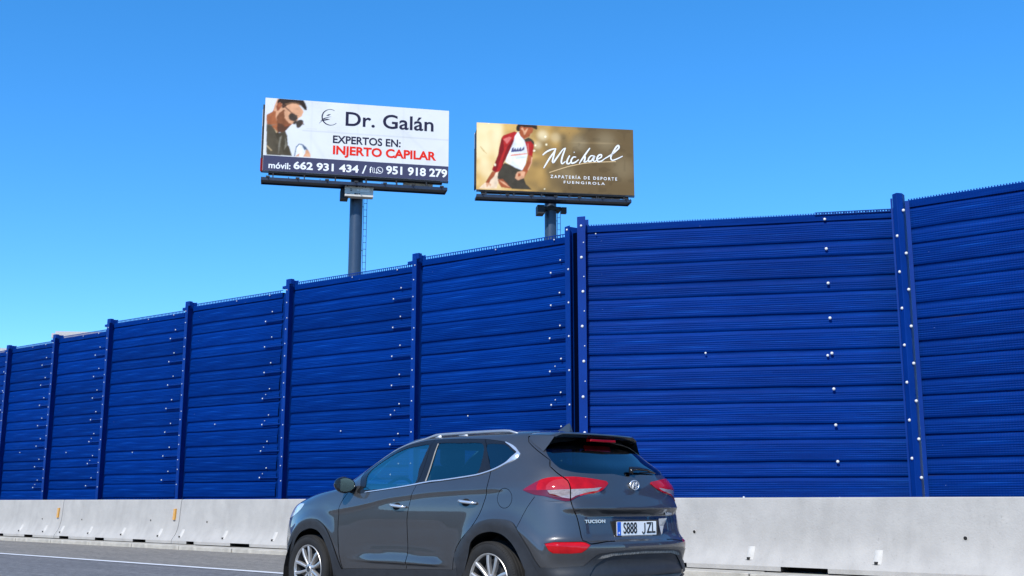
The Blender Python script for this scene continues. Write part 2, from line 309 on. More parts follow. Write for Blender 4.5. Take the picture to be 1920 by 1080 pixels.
def bay(parent,base,x0,y0,x1,y1,ztop,comb='grille',bolts=(),zmin=-.1,seed=0,nbolt=0):
    """panels, back sheet, cap and top comb of one bay; local x runs from the left post to the right end"""
    rnd=random.Random(seed); L=math.hypot(x1-x0,y1-y0); ang=math.atan2(y1-y0,x1-x0)
    T=Matrix.Translation((x0-base[0],y0-base[1],0))@Matrix.Rotation(ang,4,'Z')
    def put(o,loc=(0,0,0)):
        o.matrix_local=T@Matrix.Translation(loc)@Matrix.Diagonal((*o.scale,1)); return o
    z=ztop-.125; k=0
    while z>.1:
        put(inst(cassette(L,jit=rnd.random()),'panel',parent),(0,rnd.uniform(-.003,.003),z)); z-=MODH; k+=1
    m=MB(); m.box(0,L,.003,.10,.05,ztop-.1); put(m.build('back_sheet',M_gap,parent))
    m=MB(); m.sheet([[(x,-.012,-.125),(x,-.040,-.118),(x,-.045,-.004),(x,-.040,.0),(x,.10,.0),(x,.10,-.125)] for x in (0,L)]); put(m.build('top_cap',M_wall,parent,smooth=20,fix=False),(0,0,ztop))
    m=MB(); n=int(L/.045)
    if comb=='teeth':
        for i in range(n): m.bar((i*.045+.008,-.035,-.005),(i*.045+.008,-.035,.022),.020,.010,up=(0,1,0))
    else:
        for i in range(int(L/.06)): m.bar((i*.06+.02,-.03,-.005),(i*.06+.02,-.03,.050),.016,.012,up=(0,1,0))
        m.bar((0,-.03,.055),(L,-.03,.055),.014)
    put(tag(m.build('top_comb',M_post,parent),kind='stuff'),(0,0,ztop))
    for (bx,bz,r) in bolts: put(add_bolt(parent,0,0,0,r),(bx if bx>=0 else L+bx,-.072,ztop-bz))
    return T
def post(parent,base,x,y,z,w=.125,stub=True,cap=True,ang=0.,fold=False,bz=(),depth=.13):
    T=Matrix.Translation((x-base[0],y-base[1],0))@Matrix.Rotation(ang,4,'Z')
    m=MB()
    if fold:
        m.sheet([[(-w/2,.10,zz),(-w/2,-.02,zz),(-.01,-.10,zz),(.0,-.103,zz),(w/2,-.045,zz),(w/2+.03,.10,zz)] for zz in (-.1,z)]); m.add([(-w/2,.10,z),(-w/2,-.02,z),(-.01,-.10,z),(.0,-.103,z),(w/2,-.045,z),(w/2+.03,.10,z)],[(0,1,2,3,4,5)])
        m.box(-w/2-.035,-w/2-.006,.0,.03,-.1,z-.06); m.box(w/2+.034,w/2+.10,.02,.05,-.1,z-.12)
    else:
        m.box(-w/2,w/2,-.150,-.138,-.1,z); m.box(-.006,.006,-.137,.10,-.1,z-.002); m.box(-w/2,w/2,.10,.112,-.1,z)
        m.box(-w/2+.004,-w/2+.016,-.137,-.06,-.1,z-.003)
        if cap: m.box(w/2+.002,w/2+.065,-.150,-.06,z-.12,z-.004)
        if stub: m.box(-w/2-.16,-w/2-.002,-.13,-.07,z-.20,z-.14); m.box(-w/2-.05,-w/2-.17,-.11,-.09,z-.16,z-.10) if False else None
    o=m.build('post',M_post,parent); o.matrix_local=T
    for i,(dx,zz,r) in enumerate(bz):
        b=inst(bolt_me,'bolt',parent,sc=(r,r*.8,r)); b.matrix_local=T@Matrix.Translation((dx,-.152 if not fold else (-.075 if abs(dx)>.03 else -.10),zz))@Matrix.Diagonal((r,r*.8,r,1))
    return T
WY=15.3
X=[-63.,-59.,-55.,-51.5,-47.9,-43.8,-39.9,-36.05,-32.82,-29.52,-25.43,-21.10,-16.76]
ZT=[5.84]*7+[5.82,5.84,5.95,5.95,5.95,5.90]
WE=[None]*7+[(-33.5,15.52),(-30.2,15.55),(-26.3,15.66),(-22.0,15.70),(-17.45,15.78),(-13.0,15.78)]
run=empty('noise_wall',(-24.0,WY,0)); base=(-24.0,WY)
tag(run,'long stepped blue corrugated noise wall running away to the left below both billboards','noise wall')
for i,x in enumerate(X):
    rnd=random.Random(50+i)
    if i<7: xe,ye=X[i+1]-.30,15.55
    else: xe,ye=WE[i]
    zt=ZT[i]; L=math.hypot(xe-x,ye-WY); bl=[]
    if i>=6:
        for k in range(8):
            zz=.66+.62*k
            if zt-zz<1.15: break
            bl.append((-.30+rnd.uniform(-.015,.015),zz-.22,.015+.003*rnd.random())); bl.append((-.52+rnd.uniform(-.02,.02),zz,.019))
            if k>2 and rnd.random()<.6: bl.append((-.42,zz-.09,.012))
        bl.append((L*rnd.uniform(.25,.5),3.35+rnd.uniform(-.3,.3),.015))
        bl.append((L*.5,.04,.013)); bl.append((-.42,.03,.015))
    bay(run,base,x+.10,WY+.02,xe,ye,zt,'grille',bl,seed=i)
    if i<len(X)-1:                                                   # return sheet closing the step to the next post
        m=MB(); m.prism([(xe-.02-base[0],ye-base[1]),(X[i+1]-base[0],.13),(X[i+1]-base[0],.16),(xe-.02-base[0],ye+.03-base[1])],zt-.04); m.build('return_sheet',M_wall,run)
    # clamps that tie the panels to the next post
    if i>=6:
        a=math.atan2(ye-WY,xe-x); m=MB()
        for k in range(8):
            zz=.66+.62*k
            if zt-zz<1.1: break
            m.box(L-.62,L+.02,-.083,-.070,-zz-.012,-zz+.012)
        o=m.build('clamp_bar',M_post,run); o.matrix_local=Matrix.Translation((x+.10-base[0],.02,zt))@Matrix.Rotation(a,4,'Z'); tag(o,kind='stuff')
    bz=[(rnd.choice((-.02,.02)),zt-.12-.62*k-(0 if k==0 else rnd.uniform(0,.1)),.014) for k in range(8)]+[(-.01,zt-.42-.62*k,.015) for k in range(7)] if i>=7 else []
    bz=[b for b in bz if b[1]>1.12]
    post(run,base,x,WY,zt+.13,w=.125,ang=.02,bz=bz,stub=True)
# end post of the run and a black sheet painting the shaded gap beyond it
post(run,base,-12.90,15.62,6.02,w=.15,stub=False,cap=False,ang=-.25,bz=[(.0,5.95,.022)]+[(.03,5.2-.62*k,.02) for k in range(7)])
m=MB(); m.box(-12.97+24,-12.44+24,.30,.32,0,5.90); m.build('gap_shade_sheet',mat('painted_gap_shade',(.0005,.002,.012),rough=.9,spec=0.),run)
# broad bay turned towards the road
b7=(-10.2,16.6); br=empty('noise_wall',(*b7,0)); tag(br,'broad blue wall bay with row of white bolts, directly above and right of the car roof','noise wall')
bl=[(-1.24,.10,.025)]+[(-1.24-.0*k,.62+.62*k-.02*k,.027) for k in range(8)]+[(-1.31,2.455,.024),(2.05,2.36,.020),(2.6,4.80,.02),(.18,.16,.013),(-1.34,4.82,.024)]
bay(br,b7,-12.34,15.3,-7.72,18.06,5.88,'teeth',bl,seed=101)
post(br,b7,-12.38,15.26,6.03,w=.15,stub=False,cap=False,ang=.45,bz=[(0,5.86,.022)]+[(.0+.02*(k%2),5.28-.62*k,.027) for k in range(7)]+[(.04,5.55-.62*k,.012) for k in range(6)])
m=MB(); n=int(1.35/.06)
a=math.atan2(18.06-15.3,-7.72+12.34)
for i in range(n): m.bar((i*.06,-.06,.0),(i*.06,-.06,.045),.014,.012,up=(0,1,0))
m.bar((-.02,-.06,.048),(1.36,-.06,.048),.014); m.bar((-.02,-.06,.012),(1.36,-.06,.012),.012)
o=tag(m.build('top_comb',M_post,br),kind='stuff'); o.matrix_local=Matrix.Translation((-12.34-b7[0],15.3-b7[1],5.855))@Matrix.Rotation(a,4,'Z')@Matrix.Translation((math.hypot(4.62,2.76)-1.38,0,0))
# right-hand run
b8=(-4.,18.1); rr=empty('noise_wall',(*b8,0)); tag(rr,'blue corrugated noise wall at the right edge, beyond the tall folded post','noise wall')
post(rr,b8,-7.48,17.45,6.00,w=.155,fold=True,ang=.35,bz=[(-.035 if k%2 else .085,5.70-.30*k-(.12 if k>0 else 0),.026) for k in range(16) if 5.6-.30*k>1.1])
bay(rr,b8,-7.36,17.62,-2.9,18.05,5.90,'teeth',[],seed=202)
bay(rr,b8,-2.6,17.62,1.6,17.9,5.93,'teeth',[],seed=203)
post(rr,b8,-2.75,17.5,6.1,w=.17,stub=False,cap=False)
bay(rr,b8,1.9,17.62,6.1,17.9,5.93,'teeth',[],seed=204)
post(rr,b8,1.75,17.5,6.1,w=.17,stub=False,cap=False)
# ---------------------------------------------------------------- pale buildings far beyond the wall
M_render=mat('pale_render',(.62,.58,.53),rough=.85,noise=.08,scale=1,bump=.1)
M_roofp=mat('grey_roof_sheet',(.42,.40,.38),rough=.8,noise=.15)
M_win=mat('dark_window_pane',(.03,.04,.05),rough=.1,noise=.1)
def hall(loc,w,d,h,rz,label,nwin):
    b=empty('warehouse',loc,rz); m=MB(); m.box(-w/2,w/2,-d/2,d/2,-1,h); m.build('wall',M_render,b)
    m=MB(); m.box(-w/2-.3,w/2+.3,-d/2-.3,d/2+.3,h,h+.5); m.box(-w/2,w/2,-d/2,d/2,h+.5,h+.75); m.build('roof',M_roofp,b)
    for i in range(nwin):
        x=-w/2+w*(i+.5)/nwin; m=MB(); m.box(x-1.1,x+1.1,-d/2-.04,-d/2+.1,h-3.4,h-1.8); f=m.build('window',M_roofp,b); m=MB(); m.box(x-1,x+1,-d/2-.06,-d/2-.035,h-3.3,h-1.9); m.build('pane',M_win,f)
    tag(b,label,'building','pale flat-roofed buildings beyond the wall')
# ---------------------------------------------------------------- car body surface
# z-level outlines: half width W(z), rear end R(z), nose F(z); each outline is a superellipse in plan
def pchip(xs, ys):
    xs=[float(v) for v in xs]; ys=[float(v) for v in ys]; n=len(xs)
    h=[xs[i+1]-xs[i] for i in range(n-1)]; d=[(ys[i+1]-ys[i])/h[i] for i in range(n-1)]
    m=[0.0]*n; m[0]=d[0]; m[-1]=d[-1]
    for i in range(1,n-1):
        if d[i-1]*d[i]>0:
            w1=2*h[i]+h[i-1]; w2=h[i]+2*h[i-1]
            m[i]=(w1+w2)/(w1/d[i-1]+w2/d[i])
    def fn(x):
        x=min(max(x,xs[0]),xs[-1]); i=min(max(bisect.bisect_right(xs,x)-1,0),n-2)
        t=(x-xs[i])/h[i]; a=t*t*(3-2*t)
        return (1-a)*ys[i]+a*ys[i+1]+h[i]*t*(1-t)*((1-t)*m[i]-t*m[i+1])
    return fn
CZ=[.18,.30,.45,.60,.78,.95,1.08,1.16,1.26,1.38,1.48,1.545,1.59,1.622,1.647,1.66]
fW=pchip(CZ,[.84,.875,.905,.920,.928,.922,.905,.885,.835,.775,.725,.685,.635,.53,.33,.02])
fR=pchip(CZ,[.10,.04,.0,.0,.04,.07,.09,.115,.17,.33,.46,.555,.62,.72,1.1,1.85])
fF=pchip(CZ,[4.42,4.47,4.50,4.50,4.46,4.34,3.95,3.40,3.19,2.94,2.72,2.55,2.41,2.24,2.05,1.87])
CM=1.86; RP,RQ,FP,FQ=9.,3.,6.5,3.2
def _tab(p,q,a,b,n=900):
    # unit superellipse from the end (x) to the side (y), tabulated by arc length at size a x b
    pts=[]
    for i in range(n+1):
        t=i/n*math.pi/2
        pts.append((math.cos(t)**(2/p) if i<n else 0., math.sin(t)**(2/q)))
    out=[(0.,)+pts[0]]; L=0.
    for u,v in zip(pts,pts[1:]):
        L+=math.hypot((v[0]-u[0])*a,(v[1]-u[1])*b); out.append((L,)+v)
    return out
_RT=_tab(RP,RQ,CM,.92); _FT=_tab(FP,FQ,4.47-CM,.92)
S1=_RT[-1][0]; S2=S1+_FT[-1][0]
_RS=[r[0] for r in _RT]; _FS=[r[0] for r in _FT]
def _unit(s):
    if s<=S1: T,K,q=_RT,_RS,max(s,0.)
    else: T,K,q=_FT,_FS,max(S2-s,0.)
    i=min(max(bisect.bisect_right(K,q)-1,0),len(K)-2)
    t=(q-K[i])/max(K[i+1]-K[i],1e-9)
    return T[i][1]+t*(T[i+1][1]-T[i][1]), T[i][2]+t*(T[i+1][2]-T[i][2]), s<=S1
def surf0(s,z):
    xi,eta,rear=_unit(s)
    x=CM-(CM-fR(z))*xi if rear else CM+(fF(z)-CM)*xi
    return (x,fW(z)*eta,z)
# outlines on the body surface: (arc length from the rear centre, height)
LN={"glass_front":[[3.683,1.119],[3.991,1.179],[4.336,1.287],[4.398,1.358],[4.311,1.422],[4.155,1.472],[3.899,1.507],[3.465,1.523],[2.912,1.531],[2.806,1.437],[2.754,1.306],[2.692,1.163]],
"glass_rear":[[2.433,1.181],[2.45,1.303],[2.489,1.454],[2.492,1.537],[2.064,1.531],[1.653,1.516],[1.636,1.426],[1.674,1.347],[1.73,1.256],[1.776,1.236],[2.018,1.212]],
"glass_quarter":[[1.563,1.501],[1.268,1.495],[1.212,1.458],[1.159,1.418],[1.169,1.401],[1.378,1.327],[1.548,1.276],[1.552,1.364]],
"dlo":[[3.689,1.088],[4.106,1.166],[4.40,1.238],[4.60,1.305],[4.68,1.375],[4.60,1.44],[4.35,1.505],[3.965,1.543],[3.373,1.567],[2.856,1.577],[2.413,1.576],[2.025,1.57],[1.611,1.556],[1.445,1.543],[1.249,1.52],[1.168,1.481],[1.111,1.443],[1.093,1.416],[1.151,1.385],[1.294,1.332],[1.432,1.29],[1.545,1.26],[1.729,1.224],[2.01,1.196],[2.43,1.165],[2.586,1.156],[3.175,1.116],[3.516,1.09]],
"chrome":[[3.568,1.096],[3.2,1.123],[2.592,1.163],[2.355,1.184],[2.243,1.189],[2.015,1.206],[1.732,1.232],[1.545,1.267],[1.43,1.297],[1.29,1.34],[1.147,1.393],[1.11,1.416],[1.132,1.45],[1.186,1.488],[1.241,1.513]],
"front_door":[[3.906,1.086],[3.8,1.0],[3.755,0.9],[3.728,0.78],[3.7,0.62],[3.682,0.49],[3.666,0.365]],
"door_mid":[[2.826,1.573],[2.66,1.4],[2.6,1.25],[2.605,1.13],[2.635,1.02],[2.658,0.88],[2.655,0.72],[2.648,0.56],[2.668,0.47],[2.686,0.409]],
"rear_door":[[1.589,1.554],[1.562,1.4],[1.548,1.24],[1.555,1.13],[1.578,1.04],[1.625,0.94],[1.69,0.85],[1.77,0.775],[1.88,0.7],[1.97,0.62],[2.02,0.52],[2.045,0.427]],
"sill":[[3.666,0.369],[3.225,0.385],[2.687,0.402],[2.359,0.415],[2.048,0.425]],
"arch_f_out":[[4.86,0.315],[4.80,0.47],[4.67,0.592],[4.549,0.71],[4.42,0.797],[4.258,0.837],[4.09,0.831],[3.933,0.772],[3.819,0.669],[3.729,0.519],[3.68,0.369]],
"arch_f_in":[[4.70,0.314],[4.60,0.47],[4.508,0.616],[4.389,0.704],[4.223,0.744],[4.076,0.728],[3.966,0.666],[3.884,0.559],[3.834,0.434],[3.842,0.299]],
"arch_r_out":[[1.976,0.45],[2.009,0.539],[1.913,0.655],[1.751,0.789],[1.619,0.841],[1.478,0.864],[1.316,0.858],[1.229,0.832],[1.17,0.75],[1.11,0.64],[1.06,0.55],[1.01,0.485]],
"arch_r_in":[[1.878,0.432],[1.822,0.546],[1.768,0.668],[1.657,0.735],[1.514,0.76],[1.383,0.74],[1.293,0.679],[1.222,0.574],[1.164,0.452]],
"bumper_low":[[1.01,0.484],[0.903,0.486],[0.733,0.495],[0.657,0.5],[0.598,0.542],[0.544,0.579],[0.51,0.59],[0.176,0.611],[-0.06,0.61]],
"bumper_bevel":[[0.92,0.568],[0.785,0.561],[0.64,0.57],[0.569,0.607],[0.473,0.621]],
"gate":[[0.848,1.589],[0.897,1.555],[0.922,1.508],[0.887,1.447],[0.839,1.391],[0.806,1.349],[0.828,1.322],[0.847,1.295],[0.807,1.245],[0.755,1.206],[0.715,1.17],[0.702,1.106],[0.703,1.023],[0.695,0.978],[0.689,0.953],[0.659,0.892],[0.648,0.832],[0.642,0.76],[0.643,0.695],[0.618,0.684],[0.592,0.662],[0.418,0.68],[0.336,0.681]],
"rglass":[[0.775,1.454],[0.792,1.419],[0.796,1.342],[0.767,1.281],[0.674,1.252],[0.575,1.24],[0.391,1.235],[0.2,1.237],[-0.06,1.237],[-0.06,1.54],[0.444,1.52],[0.674,1.494]],
"lamp":[[1.128,1.099],[1.038,1.145],[0.939,1.186],[0.853,1.202],[0.755,1.204],[0.638,1.206],[0.52,1.197],[0.41,1.185],[0.381,1.182],[0.308,1.173],[0.295,1.154],[0.355,1.114],[0.423,1.084],[0.493,1.071],[0.52,1.068],[0.598,1.055],[0.657,1.036],[0.704,1.01],[0.741,1.007],[0.827,1.026],[0.928,1.051],[1.008,1.061],[1.079,1.081]],
"lamp_clear":[[0.892,1.093],[0.709,1.099],[0.498,1.107],[0.389,1.12],[0.436,1.094],[0.582,1.071],[0.657,1.052],[0.699,1.029],[0.767,1.039],[0.833,1.061],[0.873,1.067]],
"reflector":[[0.96,0.674],[0.871,0.685],[0.66,0.684],[0.626,0.676],[0.597,0.654],[0.636,0.624],[0.674,0.603],[0.755,0.597],[0.895,0.599],[0.928,0.619]],
"fuel":[[1.426,1.034],[1.421,1.062],[1.405,1.087],[1.382,1.105],[1.353,1.115],[1.323,1.115],[1.294,1.105],[1.271,1.087],[1.255,1.062],[1.25,1.034],[1.255,1.006],[1.271,0.981],[1.294,0.963],[1.323,0.953],[1.353,0.953],[1.382,0.963],[1.405,0.981],[1.421,1.006]],
"rbumper_seam":[[1.009,1.046],[1.066,0.98],[1.132,0.896],[1.197,0.794]],
"gatecrease":[[0.69,0.937],[0.614,0.903],[0.406,0.916]],
"headlamp":[[5.25,0.80],[5.25,0.90],[5.1,0.95],[4.9,0.985],[4.576,0.986],[4.544,0.953],[4.603,0.9],[4.75,0.85]],
"charline":[[3.888,0.93],[3.774,0.937],[3.558,0.956],[3.273,0.996],[3.261,1.018],[3.015,1.052],[2.681,1.058],[2.361,1.089],[1.941,1.106]],
"scallop":[[3.527,0.437],[3.392,0.477],[3.091,0.511],[2.868,0.535],[2.445,0.551],[2.181,0.544],[2.086,0.503],[2.661,0.478]]}
# ---------------------------------------------------------------- the car
def smooth(t): t=min(max(t,0.),1.); return t*t*(3-2*t)
def plerp(pts):
    pts=sorted(pts); xs=[p[0] for p in pts]; ys=[p[1] for p in pts]; return pchip(xs,ys)
_char=plerp([(1.2,1.125),(1.941,1.106),(2.361,1.089),(2.681,1.066),(3.015,1.04),(3.273,1.0),(3.558,.958),(3.9,.925)])
ARCH=((1.455,.34),(4.20,.34))                                       # wheel centres in (s,z) on the body side
def disp(s,z):
    d=0.
    if 1.0<s<4.2:                                                    # shoulder crease through the door handles
        w=smooth((s-1.1)/.5)*smooth((4.05-s)/.35); q=z-_char(s)
        d+=w*.013*(math.exp(-q/.10) if q>0 else math.exp(-(q/.030)**2)*.9+.1*math.exp(q/.1))
    if 2.0<s<3.75:                                                   # lower door crease, lit from above
        w=smooth((s-2.05)/.25)*smooth((3.62-s)/.5); top=.50+.05*math.sin(math.pi*min(max((s-2.0)/1.6,0),1)); q=(top-z)/(top-.462)
        if q>0: d+=w*.022*(smooth(q)*.35+.65*min(q,1.) if q<1 else max(0,1-(.462-z)/.022))
        d-=w*.006*smooth((.86-z)/.1)*smooth((z-top)/.08)
    for cs,cz in ARCH:                                               # flared arches
        r=math.hypot(s-cs,z-cz)
        if r<.8: d+=.020*math.exp(-((r-.50)/.075)**2)*smooth((z-.30)/.25)
    if s<1.1:                                                        # tailgate ledge, plate recess, bumper shelf
        w=smooth((.80-s)/.18)
        q=z-.945
        d+=w*.034*(math.exp(-(q/.075)**2) if q>0 else math.exp(-(q/.018)**2))
        d+=-.020*smooth((.62-s)/.1)*smooth((.925-z)/.03)*smooth((z-.70)/.03)
        v=smooth((1.0-s)/.15); q=z-.655+.035*smooth((s-.45)/.2)*0
        d+=v*.040*(math.exp(-(q/.035)**2) if q>0 else math.exp(-(q/.12)**2))
        d+=v*.030*math.exp(-((z-.40)/.07)**2)
        d+=smooth((1.0-s)/.2)*.02*math.exp(-((z-1.115)/.05)**2)*smooth((s-.3)/.2)
    return d
def nrm0(s,z,f=surf0):
    e=.004; a=Vector(f(s+e,z))-Vector(f(max(s-e,0),z)) if s<.01 else Vector(f(s+e,z))-Vector(f(s-e,z))
    z1,z0=min(z+e,1.6599),max(z-e,.1801); b=Vector(f(s,z1))-Vector(f(s,z0))
    n=b.cross(a)
    if n.length<1e-9: return Vector((0,0,1))
    n.normalize()
    return n
_dc={}
def surf(s,z,off=0.):
    k=(round(s,5),round(z,5))
    if k not in _dc:
        p=Vector(surf0(s,z)); n=nrm0(s,z)
        if s<.02: n.y=0; n.normalize()
        _dc[k]=(p+n*disp(s,z),n)
    p,n=_dc[k]
    return p+n*off
def snrm(s,z):
    n=nrm0(s,z,lambda a,b: surf(a,b))
    if s<.004: n.y=0; n.normalize()
    return n
def cr(pts,closed=False,step=.03,sharp=False):
    """densify a control polyline with a centripetal curve"""
    n=len(pts); out=[]; rng=range(n if closed else n-1)
    for i in rng:
        p0=pts[(i-1)%n] if closed or i>0 else pts[i]; p1=pts[i]; p2=pts[(i+1)%n]; p3=pts[(i+2)%n] if closed or i+2<n else p2
        L=math.hypot(p2[0]-p1[0],p2[1]-p1[1]); m=max(1,int(L/step))
        for k in range(m):
            t=k/m
            if sharp: out.append((p1[0]+(p2[0]-p1[0])*t,p1[1]+(p2[1]-p1[1])*t)); continue
            out.append(tuple(.5*((2*p1[j])+(-p0[j]+p2[j])*t*.8+(2*p0[j]-5*p1[j]+4*p2[j]-p3[j])*.8*t*t+(0.8*(-p0[j]+3*p1[j]-3*p2[j]+p3[j]))*t**3)+.5*(.2*(p2[j]-p1[j])*t*0) for j in range(2)) if False else
                tuple(((2*t**3-3*t*t+1)*p1[j]+(t**3-2*t*t+t)*.42*(p2[j]-p0[j])+(-2*t**3+3*t*t)*p2[j]+(t**3-t*t)*.42*(p3[j]-p1[j])) for j in range(2)))
    if not closed: out.append(tuple(pts[-1]))
    return out
def strip(pts,w):
    """closed polygon w wide round an open polyline"""
    a=[];b=[]
    for i,p in enumerate(pts):
        q0=pts[max(i-1,0)]; q1=pts[min(i+1,len(pts)-1)]; dx,dy=q1[0]-q0[0],q1[1]-q0[1]; L=math.hypot(dx,dy) or 1
        a.append((p[0]-dy/L*w/2,p[1]+dx/L*w/2)); b.append((p[0]+dy/L*w/2,p[1]-dx/L*w/2))
    return a+b[::-1]
def inside(p,poly):
    x,y=p; c=False; j=len(poly)-1
    for i in range(len(poly)):
        xi,yi=poly[i]; xj,yj=poly[j]
        if (yi>y)!=(yj>y) and x<(xj-xi)*(y-yi)/(yj-yi)+xi: c=not c
        j=i
    return c
P=lambda k,**kw: cr([tuple(p) for p in LN[k]],**kw)
gl=P('gate'); fd=P('front_door'); dm=P('door_mid'); rd=P('rear_door'); sill=P('sill')
aro=P('arch_r_out'); afo=P('arch_f_out'); ari=P('arch_r_in'); afi=P('arch_f_in'); blow=P('bumper_low')
seamw=.008
dlo=P('dlo',closed=True)
REG=[ # (name, closed polygon); the first that holds a triangle's centre owns it
 ('hole',[(ari[0][0]+.012,.10)]+ari+[(ari[-1][0]-.01,.10)]),
 ('hole',[(afi[0][0],.10)]+afi+[(afi[-1][0],.10)]),
 ('glass_front',P('glass_front',closed=True)),('glass_rear',P('glass_rear',closed=True)),('glass_quarter',P('glass_quarter',closed=True)),
 ('glass_back',cr([tuple(p) for p in LN['rglass']],closed=True)),
 ('windscreen',[(5.0,1.19),(5.9,1.19),(5.9,1.54),(5.1,1.54)]),
 ('seam',strip(dm,seamw)),('seam',strip(rd,seamw)),('seam',strip(fd,seamw)),('seam',strip(gl,seamw*1.25)),
 ('seam',strip(P('rbumper_seam'),seamw*.7)),
 ('seam',strip(P('fuel',closed=True)+[tuple(LN['fuel'][0])],seamw*.6)),
 ('lamp_clear',cr([tuple(p) for p in LN['lamp_clear']],closed=True,sharp=True)),
 ('lamp_low',[(1.14,1.098),(.62,1.098),(.62,.99),(1.14,1.03)]),
 ('lamp_tip',[(1.14,1.0),(1.14,1.21),(.93,1.21),(.965,1.17),(.99,1.13),(.99,1.09),(.96,1.0)]),
 ('lamp_eye',[(.905,1.098),(.90,1.13),(.875,1.155),(.83,1.178),(.76,1.188),(.705,1.19),(.700,1.098)]),
 ('lamp',P('lamp',closed=True)),
 ('reflector',cr([tuple(p) for p in LN['reflector']],closed=True,sharp=True)),
 ('headlamp',P('headlamp',closed=True)),
 ('fuel',P('fuel',closed=True)),
 ('surround',dlo),
 ('hatch',[(-.06,.600),(.40,.592),(.50,.575),(.545,.548),(.47,.555),(.38,.572),(-.06,.580)]),
 ('insert',[(-.06,.580),(.38,.572),(.47,.555),(.56,.50),(.62,.43),(.60,.40),(-.06,.40)]),
 ('skid',[(-.06,.40),(.60,.40),(.55,.28),(-.06,.26)]),
 ('arch_r',[(aro[0][0],.15)]+aro+[(aro[-1][0],.15)]),
 ('arch_f',[(afo[0][0],.15)]+afo+[(afo[-1][0],.15)]),
 ('sillc',[(3.69,.15),(3.68,.369)]+sill+[(1.98,.45),(1.97,.15)]),
 ('rearlow',[(1.02,.15)]+blow+[(-.06,.15)]),
 ('gate',[(-.06,1.60),(.848,1.60)]+gl+[(-.06,.677)]),
 ('bumper',[(-.06,.60),(-.06,.677)]+gl[::-1][:max(1,len([p for p in gl if p[1]<1.01]))]+[(.70,1.02),(1.0,1.06)]+P('rbumper_seam')+[(1.23,.76),(1.01,.40),(-.06,.40)]),
 ('door_f',[(3.9,1.09)]+fd+sill[:max(1,len([p for p in sill if p[0]>2.69]))]+dm[::-1]+[(2.86,1.6),(4.2,1.6)]),
 ('door_r',dm+[p for p in sill if p[0]<2.69]+rd[::-1]),
 ('grille',[(4.87,.20),(4.95,.62),(5.02,.78),(5.9,.78),(5.9,.20)]),
]
rows=[.18+.026*i for i in range(53)]; rows=[z for z in rows if z<1.55]+[1.55+.0075*i for i in range(14)]+[1.655,1.66]
rows+=[.430+.005*i for i in range(10)]+[.915+.007*i for i in range(9)]+[.635+.008*i for i in range(9)]; rows=sorted(set(round(z,4) for z in rows))
S0,SE=0.,S2
cols=[SE*i/210 for i in range(211)]
V=[];E=[]
for z in rows:
    for k,s in enumerate(cols):
        j=.5*((rows.index(z))%2)*(cols[1]) if 0<k<210 else 0
        V.append(Vector((s+j if k<209 else s,z)))
def addpoly(poly):
    b=len(V); q=[(min(max(x,S0),SE),min(max(y,.18),1.66)) for x,y in poly]
    for x,y in q: V.append(Vector((x,y)))
    for i in range(len(q)): E.append((b+i,b+(i+1)%len(q)))
for _,p in REG: addpoly(p)
addpoly([(S0,.18),(SE,.18),(SE,1.66),(S0,1.66)])
for dz in (-.055,-.036,-.022,-.010,0,.012,.03):                       # edges that follow the shoulder crease
    b=len(V); n=96
    for i in range(n+1): s_=1.1+3.0*i/n; V.append(Vector((s_,_char(s_)+dz)))
    E+=[(b+i,b+i+1) for i in range(n)]
cv,ce,cf,_a,_b,_c=delaunay_2d_cdt(V,E,[],0,1e-5)
bb=[(min(x for x,_ in p),max(x for x,_ in p),min(y for _,y in p),max(y for _,y in p)) for _,p in REG]
own={}; LAMP=dict(REG)['lamp']
for f in cf:
    cx=sum(cv[i].x for i in f)/3; cy=sum(cv[i].y for i in f)/3; nm='body'
    for (n,p),b in zip(REG,bb):
        if b[0]<=cx<=b[1] and b[2]<=cy<=b[3] and inside((cx,cy),p): nm=n; break
    if nm in ('lamp_low','lamp_tip','lamp_eye') and not inside((cx,cy),LAMP): nm=next((n for n,p in REG[[n for n,_ in REG].index('lamp')+1:] if inside((cx,cy),p)),'body')
    if nm.startswith('lamp'): nm+='_in' if inside((cx,cy),REG[[n for n,_ in REG].index('gate')][1]) else '_out'
    own.setdefault(nm,[]).append(f)
_nc={}
def cn(i):
    if i not in _nc: _nc[i]=snrm(cv[i].x,cv[i].y)
    return _nc[i]
